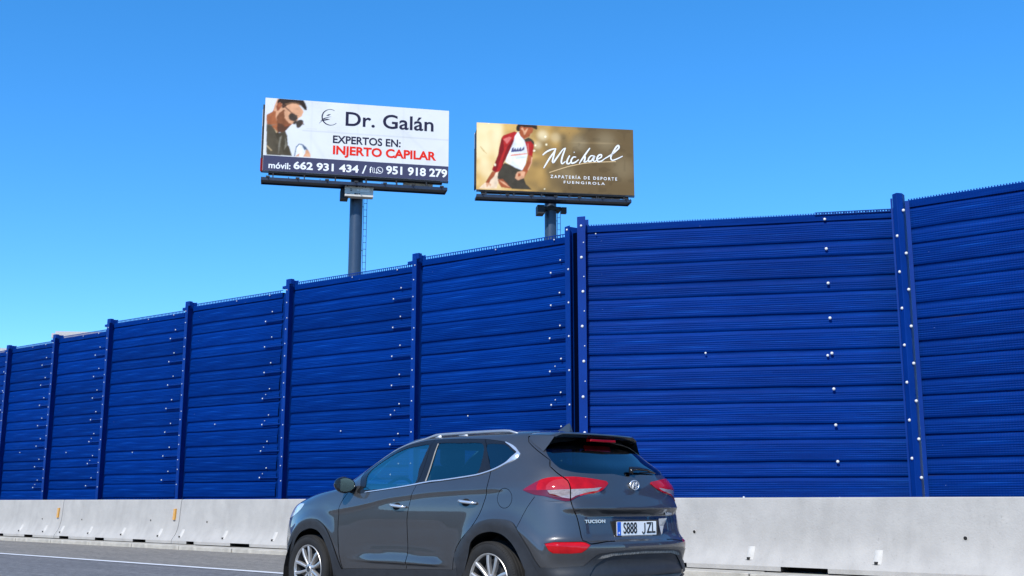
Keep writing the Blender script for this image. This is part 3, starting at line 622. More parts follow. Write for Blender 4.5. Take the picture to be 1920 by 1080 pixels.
def patch(keys,name,mats,parent,off=0.,rim=.012,sides=(1,),mat_of=None):
    """mesh of one or more regions on the left (1), right (-1) or both sides, with an inward rim on its free edges"""
    vs=[];ns=[];fs=[];mi=[]
    for sg in sides:
        ix={}
        def vid(i):
            if i not in ix:
                p=surf(cv[i].x,cv[i].y,off); n=cn(i); ix[i]=len(vs); vs.append((p.x,p.y*sg,p.z)); ns.append((n.x,n.y*sg,n.z))
            return ix[i]
        cnt={}
        for kk,key in enumerate(keys):
            for f in own.get(key,[]):
                g=[vid(i) for i in f]
                a,b,c=[Vector(vs[i]) for i in g]
                if (b-a).cross(c-a).length<1e-11: pass
                if (b-a).cross(c-a).dot(Vector(ns[g[0]]))<0: g=g[::-1]
                fs.append(tuple(g)); mi.append(mat_of[kk] if mat_of else 0)
                for u,v in zip(f,f[1:]+f[:1]): e=(min(u,v),max(u,v)); cnt[e]=cnt.get(e,0)+1
        if rim:
            for (u,v),c in cnt.items():
                if c!=1: continue
                if (cv[u].x<1e-4 and cv[v].x<1e-4) or (cv[u].x>SE-1e-4 and cv[v].x>SE-1e-4): continue
                pu,pv=[surf(cv[i].x,cv[i].y,off) for i in (u,v)]; qu,qv=[surf(cv[i].x,cv[i].y,off-rim) for i in (u,v)]
                d=(pv-pu).cross(cn(u))
                if d.length<1e-9: continue
                d.normalize(); b=len(vs)
                for q in (pu,pv,qv,qu): vs.append((q.x,q.y*sg,q.z)); ns.append((d.x,d.y*sg,d.z))
                fs.append((b,b+1,b+2,b+3)); mi.append(0)
    me=bpy.data.meshes.new(name); me.from_pydata(vs,[],fs)
    for m in mats: me.materials.append(m)
    me.polygons.foreach_set('material_index',mi); me.polygons.foreach_set('use_smooth',[True]*len(me.polygons)); me.update()
    me.normals_split_custom_set_from_vertices(ns)
    return link(bpy.data.objects.new(name,me),parent)
# materials
def paint():
    m=mat('grey_car_paint',(.056,.056,.057),rough=.30,metal=.35,coat=1.,noise=.06,scale=3)
    nt=m.node_tree;N,L=nt.nodes,nt.links;b=N['Principled BSDF']
    n=N.new('ShaderNodeTexNoise'); n.inputs['Scale'].default_value=900; tc=N.new('ShaderNodeTexCoord'); L.new(tc.outputs['Object'],n.inputs[0])
    r=N.new('ShaderNodeMapRange'); r.inputs['To Min'].default_value=.26; r.inputs['To Max'].default_value=.42; L.new(n.outputs['Fac'],r.inputs['Value']); L.new(r.outputs[0],b.inputs['Roughness'])
    return m
M_paint=paint()
M_black=mat('black_gloss_trim',(.012,.012,.013),rough=.16,noise=.1)
M_clad=mat('grey_black_plastic',(.027,.029,.033),rough=.48,noise=.18,scale=14,bump=.12,bscale=300)
M_chrome=mat('bright_trim_metal',(.78,.79,.80),rough=.26,metal=.72,noise=.05)
M_alu=mat('satin_rail_and_glint',(.36,.39,.43),rough=.5,metal=.7,noise=.05)
M_dark=mat('dark_gap_lining',(.006,.006,.007),rough=.9,noise=.2)
M_rubber=mat('tyre_rubber',(.013,.0125,.012),rough=.82,noise=.3,scale=16,bump=.3,bscale=120)
M_rim=mat('machined_alloy',(.60,.585,.56),rough=.42,metal=.75,noise=.12,scale=20)
M_rimdark=mat('darkened_alloy',(.05,.05,.052),rough=.5,metal=.4,noise=.2)
M_red=mat('red_lamp_lens',(.28,.0025,.005),rough=.06,spec=.2,coat=.30,noise=.25,scale=7,col2=(.55,.006,.010))
M_maroon=mat('dark_red_lens',(.12,.003,.006),rough=.06,coat=.4,noise=.15); M_rose=mat('outer_rose_lens',(.22,.005,.02),rough=.06,coat=.4,noise=.15); M_pink=mat('pinkish_lens',(.38,.012,.018),rough=.08,coat=.35,noise=.25,scale=9,col2=(.46,.035,.03))  # rose: tint of the lamp's outer tip
M_clear=mat('clear_lamp_lens',(.32,.27,.27),rough=.12,coat=.4,noise=.3,scale=30,streak=(1,1,3))
M_head=mat('headlamp_lens',(.50,.56,.60),rough=.08,coat=1.,noise=.3,scale=12)
M_glf=glass('front_window_glass',(.90,1.,.97),refl=(.60,1.,.95),ior=4.0); M_glr=glass('tinted_window_glass',(.42,.66,.66),refl=(.65,1.,.95),ior=2.6); M_glb=glass('dark_rear_glass',(.12,.15,.15),ior=2.4)
M_seat=mat('dark_seat_cloth',(.03,.031,.034),rough=.9,noise=.2,bump=.2,bscale=200)
M_skid=mat('dusty_grey_plastic',(.19,.185,.17),rough=.5,noise=.3,scale=9,bump=.1)
M_hatch=mat('dusty_ribbed_plastic',(.24,.215,.18),rough=.7,noise=.9,scale=60,streak=(.2,1.6,.4))
M_white=mat('white_reflective_plate',(.92,.92,.88),rough=.35,noise=.03)
M_euro=mat('blue_plate_band',(.0,.12,.62),rough=.35,noise=.05)
M_ink=mat('black_lettering',(.012,.012,.012),rough=.5,noise=.1)
CARX,CARY,CARTH=-6.69,7.88,R(3.0)
car=empty('parked_suv',(CARX,CARY,0),math.pi-CARTH); car.name='grey_suv'
tag(car,'dark grey SUV seen from behind, driving past the concrete barriers','car')
ax=empty('tmp'); bpy.data.objects.remove(ax)
class _Off:                                                          # parts are authored from the rear bumper, the thing's base is under the rear axle
    dx=-.93
def shift(o):
    o.location=(o.location.x+_Off.dx,o.location.y,o.location.z); return o
body=shift(patch(['body','rocker'],'body',[M_paint],car,sides=(1,-1)))
shift(patch(['fuel'],'fuel_flap',[M_paint],car,rim=.01))
cl=shift(patch(['arch_r','arch_f','sillc','rearlow'],'lower_cladding',[M_clad],car,off=.007,rim=.03,sides=(1,-1)))
ins=shift(patch(['insert'],'bumper_insert',[M_clad],car,off=-.004,rim=.02,sides=(1,-1)))
shift(patch(['hatch'],'bumper_step_strip',[M_hatch],car,off=.006,rim=.02,sides=(1,-1)))
shift(patch(['skid'],'skid_plate',[M_skid],car,off=.004,rim=.02,sides=(1,-1)))
shift(patch(['bumper'],'rear_bumper',[M_paint],car,off=.002,sides=(1,-1)))
shift(patch(['grille'],'front_grille',[M_black],car,sides=(1,-1)))
for sg in (1,-1):
    shift(patch(['headlamp'],'headlamp',[M_head],car,off=.002,sides=(sg,)))
    shift(patch(['reflector'],'bumper_reflector',[M_red],car,off=-.004,sides=(sg,)))
    tl=shift(patch(['lamp_out','lamp_clear_out','lamp_low_out','lamp_tip_out','lamp_eye_out'],'tail_lamp',[M_red,M_clear,M_maroon,M_rose,M_pink],car,off=.006,sides=(sg,),mat_of=(0,1,2,3,4)))
    shift(patch(['glass_quarter'],'quarter_window',[M_glb],car,off=-.003,rim=0,sides=(sg,)))
    shift(patch(['surround'],'window_surround',[M_black],car,off=-.002,rim=.02,sides=(sg,)))
    d1=shift(patch(['door_f'],'front_door',[M_paint],car,sides=(sg,))); patch(['glass_front'],'window',[M_glf],d1,off=-.005,rim=0,sides=(sg,))
    d2=shift(patch(['door_r'],'rear_door',[M_paint],car,sides=(sg,))); patch(['glass_rear'],'window',[M_glr],d2,off=-.005,rim=0,sides=(sg,))
    for dr,(s_,z_),rz in ((d1,(2.80,.968),0),(d2,(1.80,1.003),0)):   # door handles with finger cups
        p=surf(s_,z_); n=snrm(s_,z_); h=MB()
        q=[(-.115,.004,-.012),(-.10,.022,-.010),(-.05,.034,-.004),(.02,.036,.002),(.085,.030,.007),(.112,.010,.010)]
        h.tube([(p.x+a*-1,(p.y+b)*sg,p.z+c*-1*1) for a,b,c in q],[.007,.012,.0135,.0135,.012,.007],10)
        h.build('handle',M_chrome,dr,smooth='all')
        c=MB(); vs=[]
        for i in range(20):
            t=2*math.pi*i/20; ss=s_+.035+.058*math.cos(t); zz=z_-.004+.034*math.sin(t); u=surf(ss,zz,.0015); vs.append((u.x,u.y*sg,u.z))
        c.add(vs,[tuple(range(20))]); c.build('handle_recess',M_dark,dr,fix=False)
    # bright trim along the lower edge of the windows
    ch=P('chrome'); vs=[];fs=[];prev=None; m=MB()
    for i,(s_,z_) in enumerate(ch):
        wdt=.012 if s_>1.35 or i<len(ch)*.6 else .012+.03*smooth((1.35-s_)/.18)*(1 if z_<1.46 else smooth((1.52-z_)/.06))
        q0=ch[max(i-1,0)]; q1=ch[min(i+1,len(ch)-1)]; dx,dy=q1[0]-q0[0],q1[1]-q0[1]; L=math.hypot(dx,dy); nx,ny=-dy/L,dx/L
        row=[]
        for a,o in ((-1,.0),(-.8,.008),(.8,.008),(1,.0)):
            u=surf(s_+nx*a*wdt/2,z_+ny*a*wdt/2,o); row.append((u.x,u.y*sg,u.z))
        vs.append(row)
    m.sheet(vs); shift(m.build('window_trim',M_chrome,car,smooth=50))
    # pillar strip between the side windows
    m=MB(); q=[]
    for t in [i/8 for i in range(9)]:
        s_=2.455+.04*t; z_=1.185+.35*t; row=[]
        for a,o in ((-1,0),(0,.006),(1,0)): u=surf(s_+a*.010,z_,o); row.append((u.x,u.y*sg,u.z))
        q.append(row)
    m.sheet(q); shift(m.build('pillar_strip',M_skid,car,smooth='all'))
    # roof rail, with an added run down the windscreen pillar imitating its sky-lit edge
    path=cr([(1.02,1.600),(1.6,1.606),(2.3,1.607),(3.0,1.604),(3.5,1.594),(3.9,1.572),(4.3,1.538),(4.6,1.490),(4.76,1.43),(4.83,1.36),(4.84,1.29),(4.80,1.23),(4.74,1.185)],step=.09); pts=[];rad=[];n_=len(path)-1
    for i,(s_,z_) in enumerate(path):
        t=i/n_; k=.027*smooth(t/.06)*(1-smooth((s_-3.0)/.8)*.75)-.010; u=surf(s_,z_); n=Vector((0,.25,.97)).lerp(snrm(s_,z_),smooth((s_-3.2)/.9)); u=u+n*k; pts.append((u.x,u.y*sg,u.z))
        rad.append((.008+.008*smooth(min(i,n_-i)/3))*(1-.45*smooth((s_-2.8)/1.2)))
    m=MB(); m.tube(pts,rad,8)
    for t in (.28,.50):
        i=int(t*n_); x,y,z=pts[i]; m.box(x-.06,x+.06,y-.010,y+.010,z-.045,z)
    shift(m.build('roof_rail_and_edge_glint',M_alu,car,smooth='all'))
# tailgate
tg=shift(patch(['gate'],'tailgate',[M_paint],car,sides=(1,-1)))
patch(['glass_back'],'rear_window',[M_glb],tg,off=-.003,rim=0,sides=(1,-1))
for sg in (1,-1): patch(['lamp_in','lamp_clear_in','lamp_low_in','lamp_tip_in','lamp_eye_in'],'tail_lamp',[M_red,M_clear,M_maroon,M_rose,M_pink],tg,off=.006,sides=(sg,),mat_of=(0,1,2,3,4))
shift(patch(['windscreen'],'windscreen',[M_glf],car,off=-.003,rim=0,sides=(1,-1)))
# dark lining behind every gap
own['lining']=[f for k,v in own.items() if k not in ('hole','glass_front','glass_rear','glass_quarter','glass_back','windscreen') for f in v]
shift(patch(['lining'],'inner_shell',[M_dark],car,off=-.014,rim=0,sides=(1,-1)))
# spoiler over the rear window
m=MB(); top=[];bot=[];NY=28
for i in range(NY+1):
    v=-1+2*i/NY; y=.60*v; a=abs(v)
    xe=.435+.05*a**3; ze=1.592-.006*a*a-.025*smooth((a-.88)/.12); ye=y*(.90+.0*a)
    xr=.86; zr=1.628-.050*smooth((a-.55)/.5)*a
    t=[];b=[]
    for k in range(7):
        u=k/6; x=xr+(xe-xr)*u; yy=y+(ye-y)*u; z=zr+(ze-zr)*u+.006*math.sin(math.pi*u)
        t.append((x,yy,z)); b.append((x+.02*(1-u)*0,yy,z-.020-.022*(1-u)))
    top.append(t+[(t[-1][0]-.006,t[-1][1],t[-1][2]-.010)]); bot.append([(t[-1][0]-.006,t[-1][1],t[-1][2]-.010),(t[-1][0]+.012,t[-1][1],t[-1][2]-.034)]+[(x,y,z-.02) for x,y,z in b[::-1][1:]])
m.sheet(top); m.sheet(bot)
sp=shift(m.build('spoiler',M_paint,car,smooth=60,fix=False))
m2=MB(); m2.sheet(bot); shift(m2.build('spoiler_underside',M_black,car,smooth=60,fix=False)).location.z-=.002
for sg in (1,-1):                                                    # side fins from the spoiler's ends down to the body
    m=MB(); e=top[-1] if sg>0 else top[0]; r0=[];r1=[];r2=[]
    for k in range(7):
        u=k/6; p=surf(.865+.045*math.sin(math.pi*min(1,u*1.1))-.045*u,1.572-.150*u**1.2,.003); q=Vector(e[k]); q.z-=.002; q.y=abs(q.y)
        r0.append((q.x,q.y*sg,q.z)); r1.append(((q.x+p.x)/2,((q.y+p.y)/2-.002)*sg,(q.z+p.z)/2)); r2.append((p.x,p.y*sg,p.z))
    m.sheet([r0,r1,r2]); shift(m.build('spoiler_fin',M_paint,car,smooth='all'))
m=MB(); m.bevbox(.445,.50,-.21,.13,1.524,1.549,.006); shift(m.build('brake_lamp',M_red,car))
# dark band at the head of the rear window
# antenna fin
m=MB(); fin=[(.98,1.640),(.99,1.70),(1.00,1.725),(1.03,1.715),(1.08,1.685),(1.14,1.66),(1.20,1.640)]
vs=[]
for k,wd_ in ((-1,1),(1,1)):
    for x,z in fin: vs.append((x-.13,-.06+k*.022*max(.12,(1.735-z)/.09),z))
n=len(fin); m.add(vs,[tuple(range(n)),tuple(range(2*n-1,n-1,-1))]+[(i,(i+1)%n,n+(i+1)%n,n+i) for i in range(n)])
shift(m.build('antenna_fin',M_paint,car,smooth=40)).location.z-=.012
# wiper
m=MB(); gp=lambda s_,z_,o: (lambda u:(u.x,-u.y,u.z))(surf(s_,z_,o))
m.tube([gp(.045,1.235,.02),gp(.06,1.262,.032),gp(.16,1.266,.035),gp(.30,1.262,.03),gp(.44,1.250,.015)],[.020,.022,.016,.012,.006],8)
m.tube([gp(.20,1.248,.012),gp(.34,1.252,.012),gp(.46,1.245,.010)],[.006,.007,.005],6)
wp=m.build('rear_wiper',M_black,tg,smooth='all')
# plate, plate recess trim, handle plinth
def text_mesh(s,size,parent,name,m,mtx,sx=1.,bold=0.,ext=.0015,align='CENTER',shear=0.,space=1.):
    c=bpy.data.curves.new(name,'FONT'); c.body=s; c.size=size; c.align_x=align; c.align_y='CENTER'; c.offset=bold; c.extrude=ext; c.shear=shear; c.space_character=space; c.resolution_u=5
    o=bpy.data.objects.new('tmp',c); COL.objects.link(o); dg=bpy.context.evaluated_depsgraph_get(); me=bpy.data.meshes.new_from_object(o.evaluated_get(dg)); bpy.data.objects.remove(o); bpy.data.curves.remove(c)
    me.name=name; me.transform(mtx@Matrix.Diagonal((sx,1,1,1))); me.materials.clear(); me.materials.append(m)
    return link(bpy.data.objects.new(name,me),parent)
RB=Matrix(((0,0,-1,0),(-1,0,0,0),(0,1,0,0),(0,0,0,1)))               # text plane facing the rear: right is -y, up is z
px=surf(0,.80).x-.012
m=MB(); m.bevbox(px-.004,px+.004,-.285,.285,.705,.855,.003); pr=m.build('plate_holder',M_black,tg)
m=MB(); m.bevbox(px-.008,px-.004,-.255,.265,.728,.842,.0015); pl=m.build('number_plate',M_white,tg)
text_mesh('S888',.128,pl,'plate_lettering',M_ink,Matrix.Translation((px-.009,.095,.784))@RB,sx=.72,bold=.0015)
text_mesh('ZL',.128,pl,'plate_lettering',M_ink,Matrix.Translation((px-.009,-.180,.784))@RB,sx=.80,bold=.0015)
m=MB(); jy=-.098; q=[(jy,.829),(jy,.765),(jy+.004,.750),(jy+.014,.742),(jy+.026,.744),(jy+.034,.757)]
for (a,b),(c_,d_) in zip(q,q[1:]): m.bar((px-.0095,a,b),(px-.0095,c_,d_),.011,.003,up=(1,0,0))
m.build('plate_lettering',M_ink,pl)
m=MB(); m.box(px-.0095,px-.008,.215,.262,.730,.840); m.build('blue_band',M_euro,pl)
m=MB(); m.box(px-.0105,px-.0096,.232,.246,.742,.758); m.build('country_mark',M_white,pl)
m=MB(); m.box(px-.0085,px-.005,-.20,.20,.712,.727); m.build('dealer_strip',M_skid,pl)
m=MB(); m.add([(px-.012,-.285,.862),(px-.012,-.40,.866),(px+.0,-.365,.80),(px+.0,-.345,.735),(px-.006,-.325,.725),(px-.006,-.30,.80)],[(0,1,2,3,4,5)]); m.build('plate_side_trim',M_chrome,tg)
# emblem: oval ring with a slanted letter
ex=surf(0,1.145).x-.004; m=MB(); rg=[]
for i in range(36):
    t=2*math.pi*i/36; row=[]
    for k in range(8):
        u=2*math.pi*k/8; rr=1+.13*math.cos(u); row.append((ex-.010-.009*math.sin(u)+.010*0,-.035-.056*rr*math.cos(t),1.145+.039*rr*math.sin(t)))
    rg.append(row+[row[0]])
m.sheet(rg+[rg[0]])
def em(a,b,w): m.bar((ex-.014,-.035-a[0],1.145+a[1]),(ex-.014,-.035-b[0],1.145+b[1]),w,.010,up=(1,0,0))
em((-.026,-.026),(-.010,.029),.013); em((.010,-.029),(.026,.026),.013); em((-.020,-.005),(.020,.005),.010)
m.build('emblem',M_chrome,tg,smooth=50)
def onback(s_,z_): u=surf(s_,z_,.004); return u
u=onback(.48,.848); text_mesh('TUCSON',.036,tg,'badge_lettering',M_chrome,Matrix.Translation((u.x-.004,u.y,u.z))@Matrix.Rotation(R(-9),4,'Z')@RB,sx=1.35,bold=.0015,ext=.003,space=1.15)
u=onback(.50,.905); text_mesh('Edition',.040,tg,'badge_lettering',M_chrome,Matrix.Translation((u.x-.006,-u.y,u.z))@Matrix.Rotation(R(9),4,'Z')@RB,sx=1.0,bold=.0012,ext=.003)
# mirrors
for sg in (1,-1):
    bm=bmesh.new(); bmesh.ops.create_uvsphere(bm,u_segments=24,v_segments=16,radius=1)
    for v in bm.verts:
        x,y,z=v.co; x=max(x,-.42); k=1-.25*max(0,-y*1)*.5
        v.co=Vector((2.885+x*.09+ (y*-.02),(.985+y*.108)*sg,1.165+z*.080*k+.008*y))
    me=bpy.data.meshes.new('mirror'); bm.to_mesh(me); bm.free(); me.materials.append(M_black); me.polygons.foreach_set('use_smooth',[True]*len(me.polygons)); me.set_sharp_from_angle(angle=R(40))
    mo=shift(link(bpy.data.objects.new('mirror',me),car)); MC=Vector((2.885,.985*sg,1.165)); MR=Matrix.Translation(MC)@Matrix.Rotation(R(-24)*sg,4,'Z')@Matrix.Translation(-MC); me.transform(MR)
    m=MB(); ring=[]
    for rr,xx in ((.92,2.843),(.84,2.836)):
        ring.append([(xx-.02*0,(.985+math.cos(2*math.pi*k/28)*.106*rr)*sg,1.165+math.sin(2*math.pi*k/28)*.077*rr) for k in range(29)])
    m.sheet(ring); m.build('mirror_bezel',M_black,mo,smooth='all').data.transform(MR)
    m=MB(); m.add([(2.838-.05*math.cos(2*math.pi*k/28)*.0,(.985+math.cos(2*math.pi*k/28)*.088)*sg,1.165+math.sin(2*math.pi*k/28)*.064) for k in range(28)],[tuple(range(28))]); m.build('mirror_glass',glass('mirror_silvering',(.03,.07,.07),.9) if False else mat('mirror_silvering',(.42,.50,.50),rough=.05,metal=1.,noise=.05),mo,fix=False).data.transform(MR)
    m=MB(); m.tube([(2.89,.91*sg,1.13),(2.93,.86*sg,1.12)],[.032,.042],10); m.build('mirror_foot',M_black,mo,smooth=40)
# floor, wheel housings, cabin
m=MB(); m.box(.35,4.1,-.70,.70,.19,.24); m.box(.93+.42,3.6-.42,-.86,.86,.20,.24); m.box(.12,.60,-.66,.66,.22,.40); shift(m.build('underbody',M_dark,car))
for wx in (.93,3.60):
    for sg in (1,-1):
        m=MB(); arc=[(wx+.46*math.cos(math.pi*i/14),.235+.52*math.sin(math.pi*i/14)) for i in range(15)]
        m.sheet([[(x,.885*sg,z) for x,z in arc],[(x,.56*sg,z) for x,z in arc]]); m.add([(x,.56*sg,z) for x,z in arc],[tuple(range(15))]); shift(m.build('wheel_housing',M_dark,car,fix=False))
for k,(sx_,sy_,w_) in enumerate(((2.16,.37,.50),(2.16,-.37,.50),(1.08,0.,1.26))):
    m=MB(); m.bevbox(sx_,sx_+.52,sy_-w_/2,sy_+w_/2,.62,.80,.05)
    m.add([],[])
    bk=MB(); bk.bevbox(-.06,.06,-w_/2,w_/2,0,.62,.05)
    m.add([(sx_+x-z*.22,sy_+y,z+.72) for x,y,z in bk.v],bk.f)
    for hy in ((sy_,) if k<2 else (-.42,.42)):
        hb=MB(); hb.bevbox(-.05,.05,-.135,.135,0,.19,.04); m.add([(sx_-.16+x,hy+y,z+(1.335 if k<2 else 1.30)) for x,y,z in hb.v],hb.f); m.tube([(sx_-.15,hy,1.28),(sx_-.15,hy,1.37)],.02,6)
    shift(m.build('seat',M_seat,car,smooth=40))
m=MB(); m.bevbox(3.0,3.45,-.76,.76,.75,1.10,.06); m.bevbox(2.9,3.1,.18,.56,1.06,1.16,.03); shift(m.build('dashboard',M_seat,car,smooth=40))
m=MB(); cc=Vector((2.84,.37,1.07)); a_=Vector((0,1,0)); b_=Vector((-.42,0,.91)).normalized()
m.tube([cc+(a_*math.cos(2*math.pi*i/32)+b_*math.sin(2*math.pi*i/32))*.185 for i in range(33)],.016,8,cap=False)
for t in (0,math.pi,-math.pi/2): m.bar(cc,cc+(a_*math.cos(t)+b_*math.sin(t))*.18,.035,.02)
m.tube([cc,cc+Vector((.2,0,-.08))],.04,8); shift(m.build('steering_wheel',M_seat,car,smooth=40))
m=MB(); m.tube([(.93,-.78,.34),(.93,.78,.34)],.05,8); m.tube([(3.6,-.78,.34),(3.6,.78,.34)],.05,8); shift(m.build('axle',M_dark,car))
# wheels
WR=.338
def tyre():
    m=MB(); pf=[(.236,-.085),(.245,-.100),(.262,-.108),(.290,-.112),(.312,-.110),(.328,-.102),(.3355,-.092),(WR,-.075)]
    half=[]
    for g in (-.05,-.015,.02,.055): half+=[(WR,g-.014),(WR-.008,g-.011),(WR-.008,g-.007),(WR,g-.004)]
    m.lathe(pf+half+[(WR,.075),(.328,.102),(.290,.112),(.262,.108),(.236,.085)],n=96)
    for i in range(96):                                              # shoulder blocks
        t=2*math.pi*i/96; t2=t+math.pi/96
        for yy in (-1,):
            P4=lambda r,h,a:(r*math.cos(a),h*yy,r*math.sin(a))
            m.add([P4(.318,.1095,t),P4(.3345,.0945,t),P4(.3345,.0945,t2),P4(.318,.1095,t2),P4(.320,.113,t),P4(.3375,.097,t),P4(.3375,.097,t2),P4(.320,.113,t2)],[(4,5,6,7),(0,1,5,4),(1,2,6,5),(2,3,7,6),(3,0,4,7)])
    return m.mesh('tyre',M_rubber,smooth=30)
def rim():
    m=MB(); m.lathe([(.236,-.088),(.241,-.094),(.236,-.099),(.229,-.096),(.222,-.078)],n=80)
    def pol(r,a,h): return (r*math.cos(a),h,r*math.sin(a))
    for i in range(5):                                               # five split spokes, each twisted pair wide at the rim
        a=2*math.pi*i/5+.42
        for sgn in (-1,1):
            r0,r1=.050,.226; a0=a+sgn*.30; a1=a+sgn*.235; prof=[]
            for k in range(7):
                u=k/6; r=r0+(r1-r0)*u; ac=a0+(a1-a0)*u+sgn*.03*math.sin(math.pi*u); hw=(.013+.006*u)/r*1.0; hh=-.076-.016*math.sin(math.pi*.5*u)
                prof.append([pol(r,ac-hw,hh+.030),pol(r,ac-hw*.9,hh+.003),pol(r,ac-hw*.35,hh-.003),pol(r,ac+hw*.7,hh),pol(r,ac+hw,hh+.030)])
            m.sheet(prof)
    m.lathe([(.0,-.086),(.030,-.086),(.034,-.082),(.050,-.078),(.066,-.072),(.070,-.05)],n=30)
    return m.mesh('rim',M_rim,smooth=30)
ty,ri=tyre(),rim()
m=MB(); m.lathe([(.222,-.078),(.215,-.05),(.205,.0),(.200,.08)],n=60); barrel=m.mesh('rim_barrel',M_rimdark,smooth=30)  # barrel coloured dark so the gaps between the spokes look shaded
m=MB(); m.lathe([(.0,.03),(.12,.03),(.19,.0),(.20,.05)],n=40); m.lathe([(.0,-.02),(.15,-.02),(.155,.0),(.0,.0)],n=40); bd=m.mesh('brake_disc',M_rimdark,smooth=30)
m=MB(); m.lathe([(0,-.089),(.026,-.089),(.028,-.086)],n=24)
for i in range(5):
    t=2*math.pi*i/5; m.lathe([(0,-.080),(.008,-.080),(.009,-.07)],c=(.055*math.cos(t),0,.055*math.sin(t)),n=8)
hb=m.mesh('hub_cap',M_rimdark,smooth=30)
for x in (.93,3.60):
    for sg in (1,-1):
        wh=empty('wheel',(x-.93,.800*sg,WR+.002),0 if sg<0 else math.pi,parent=car)
        wh.rotation_euler=(0,.3*x,0 if sg<0 else math.pi)
        inst(ty,'tyre',wh); inst(ri,'rim',wh); inst(barrel,'rim_barrel',wh); inst(bd,'brake_disc',wh); inst(hb,'hub_cap',wh)
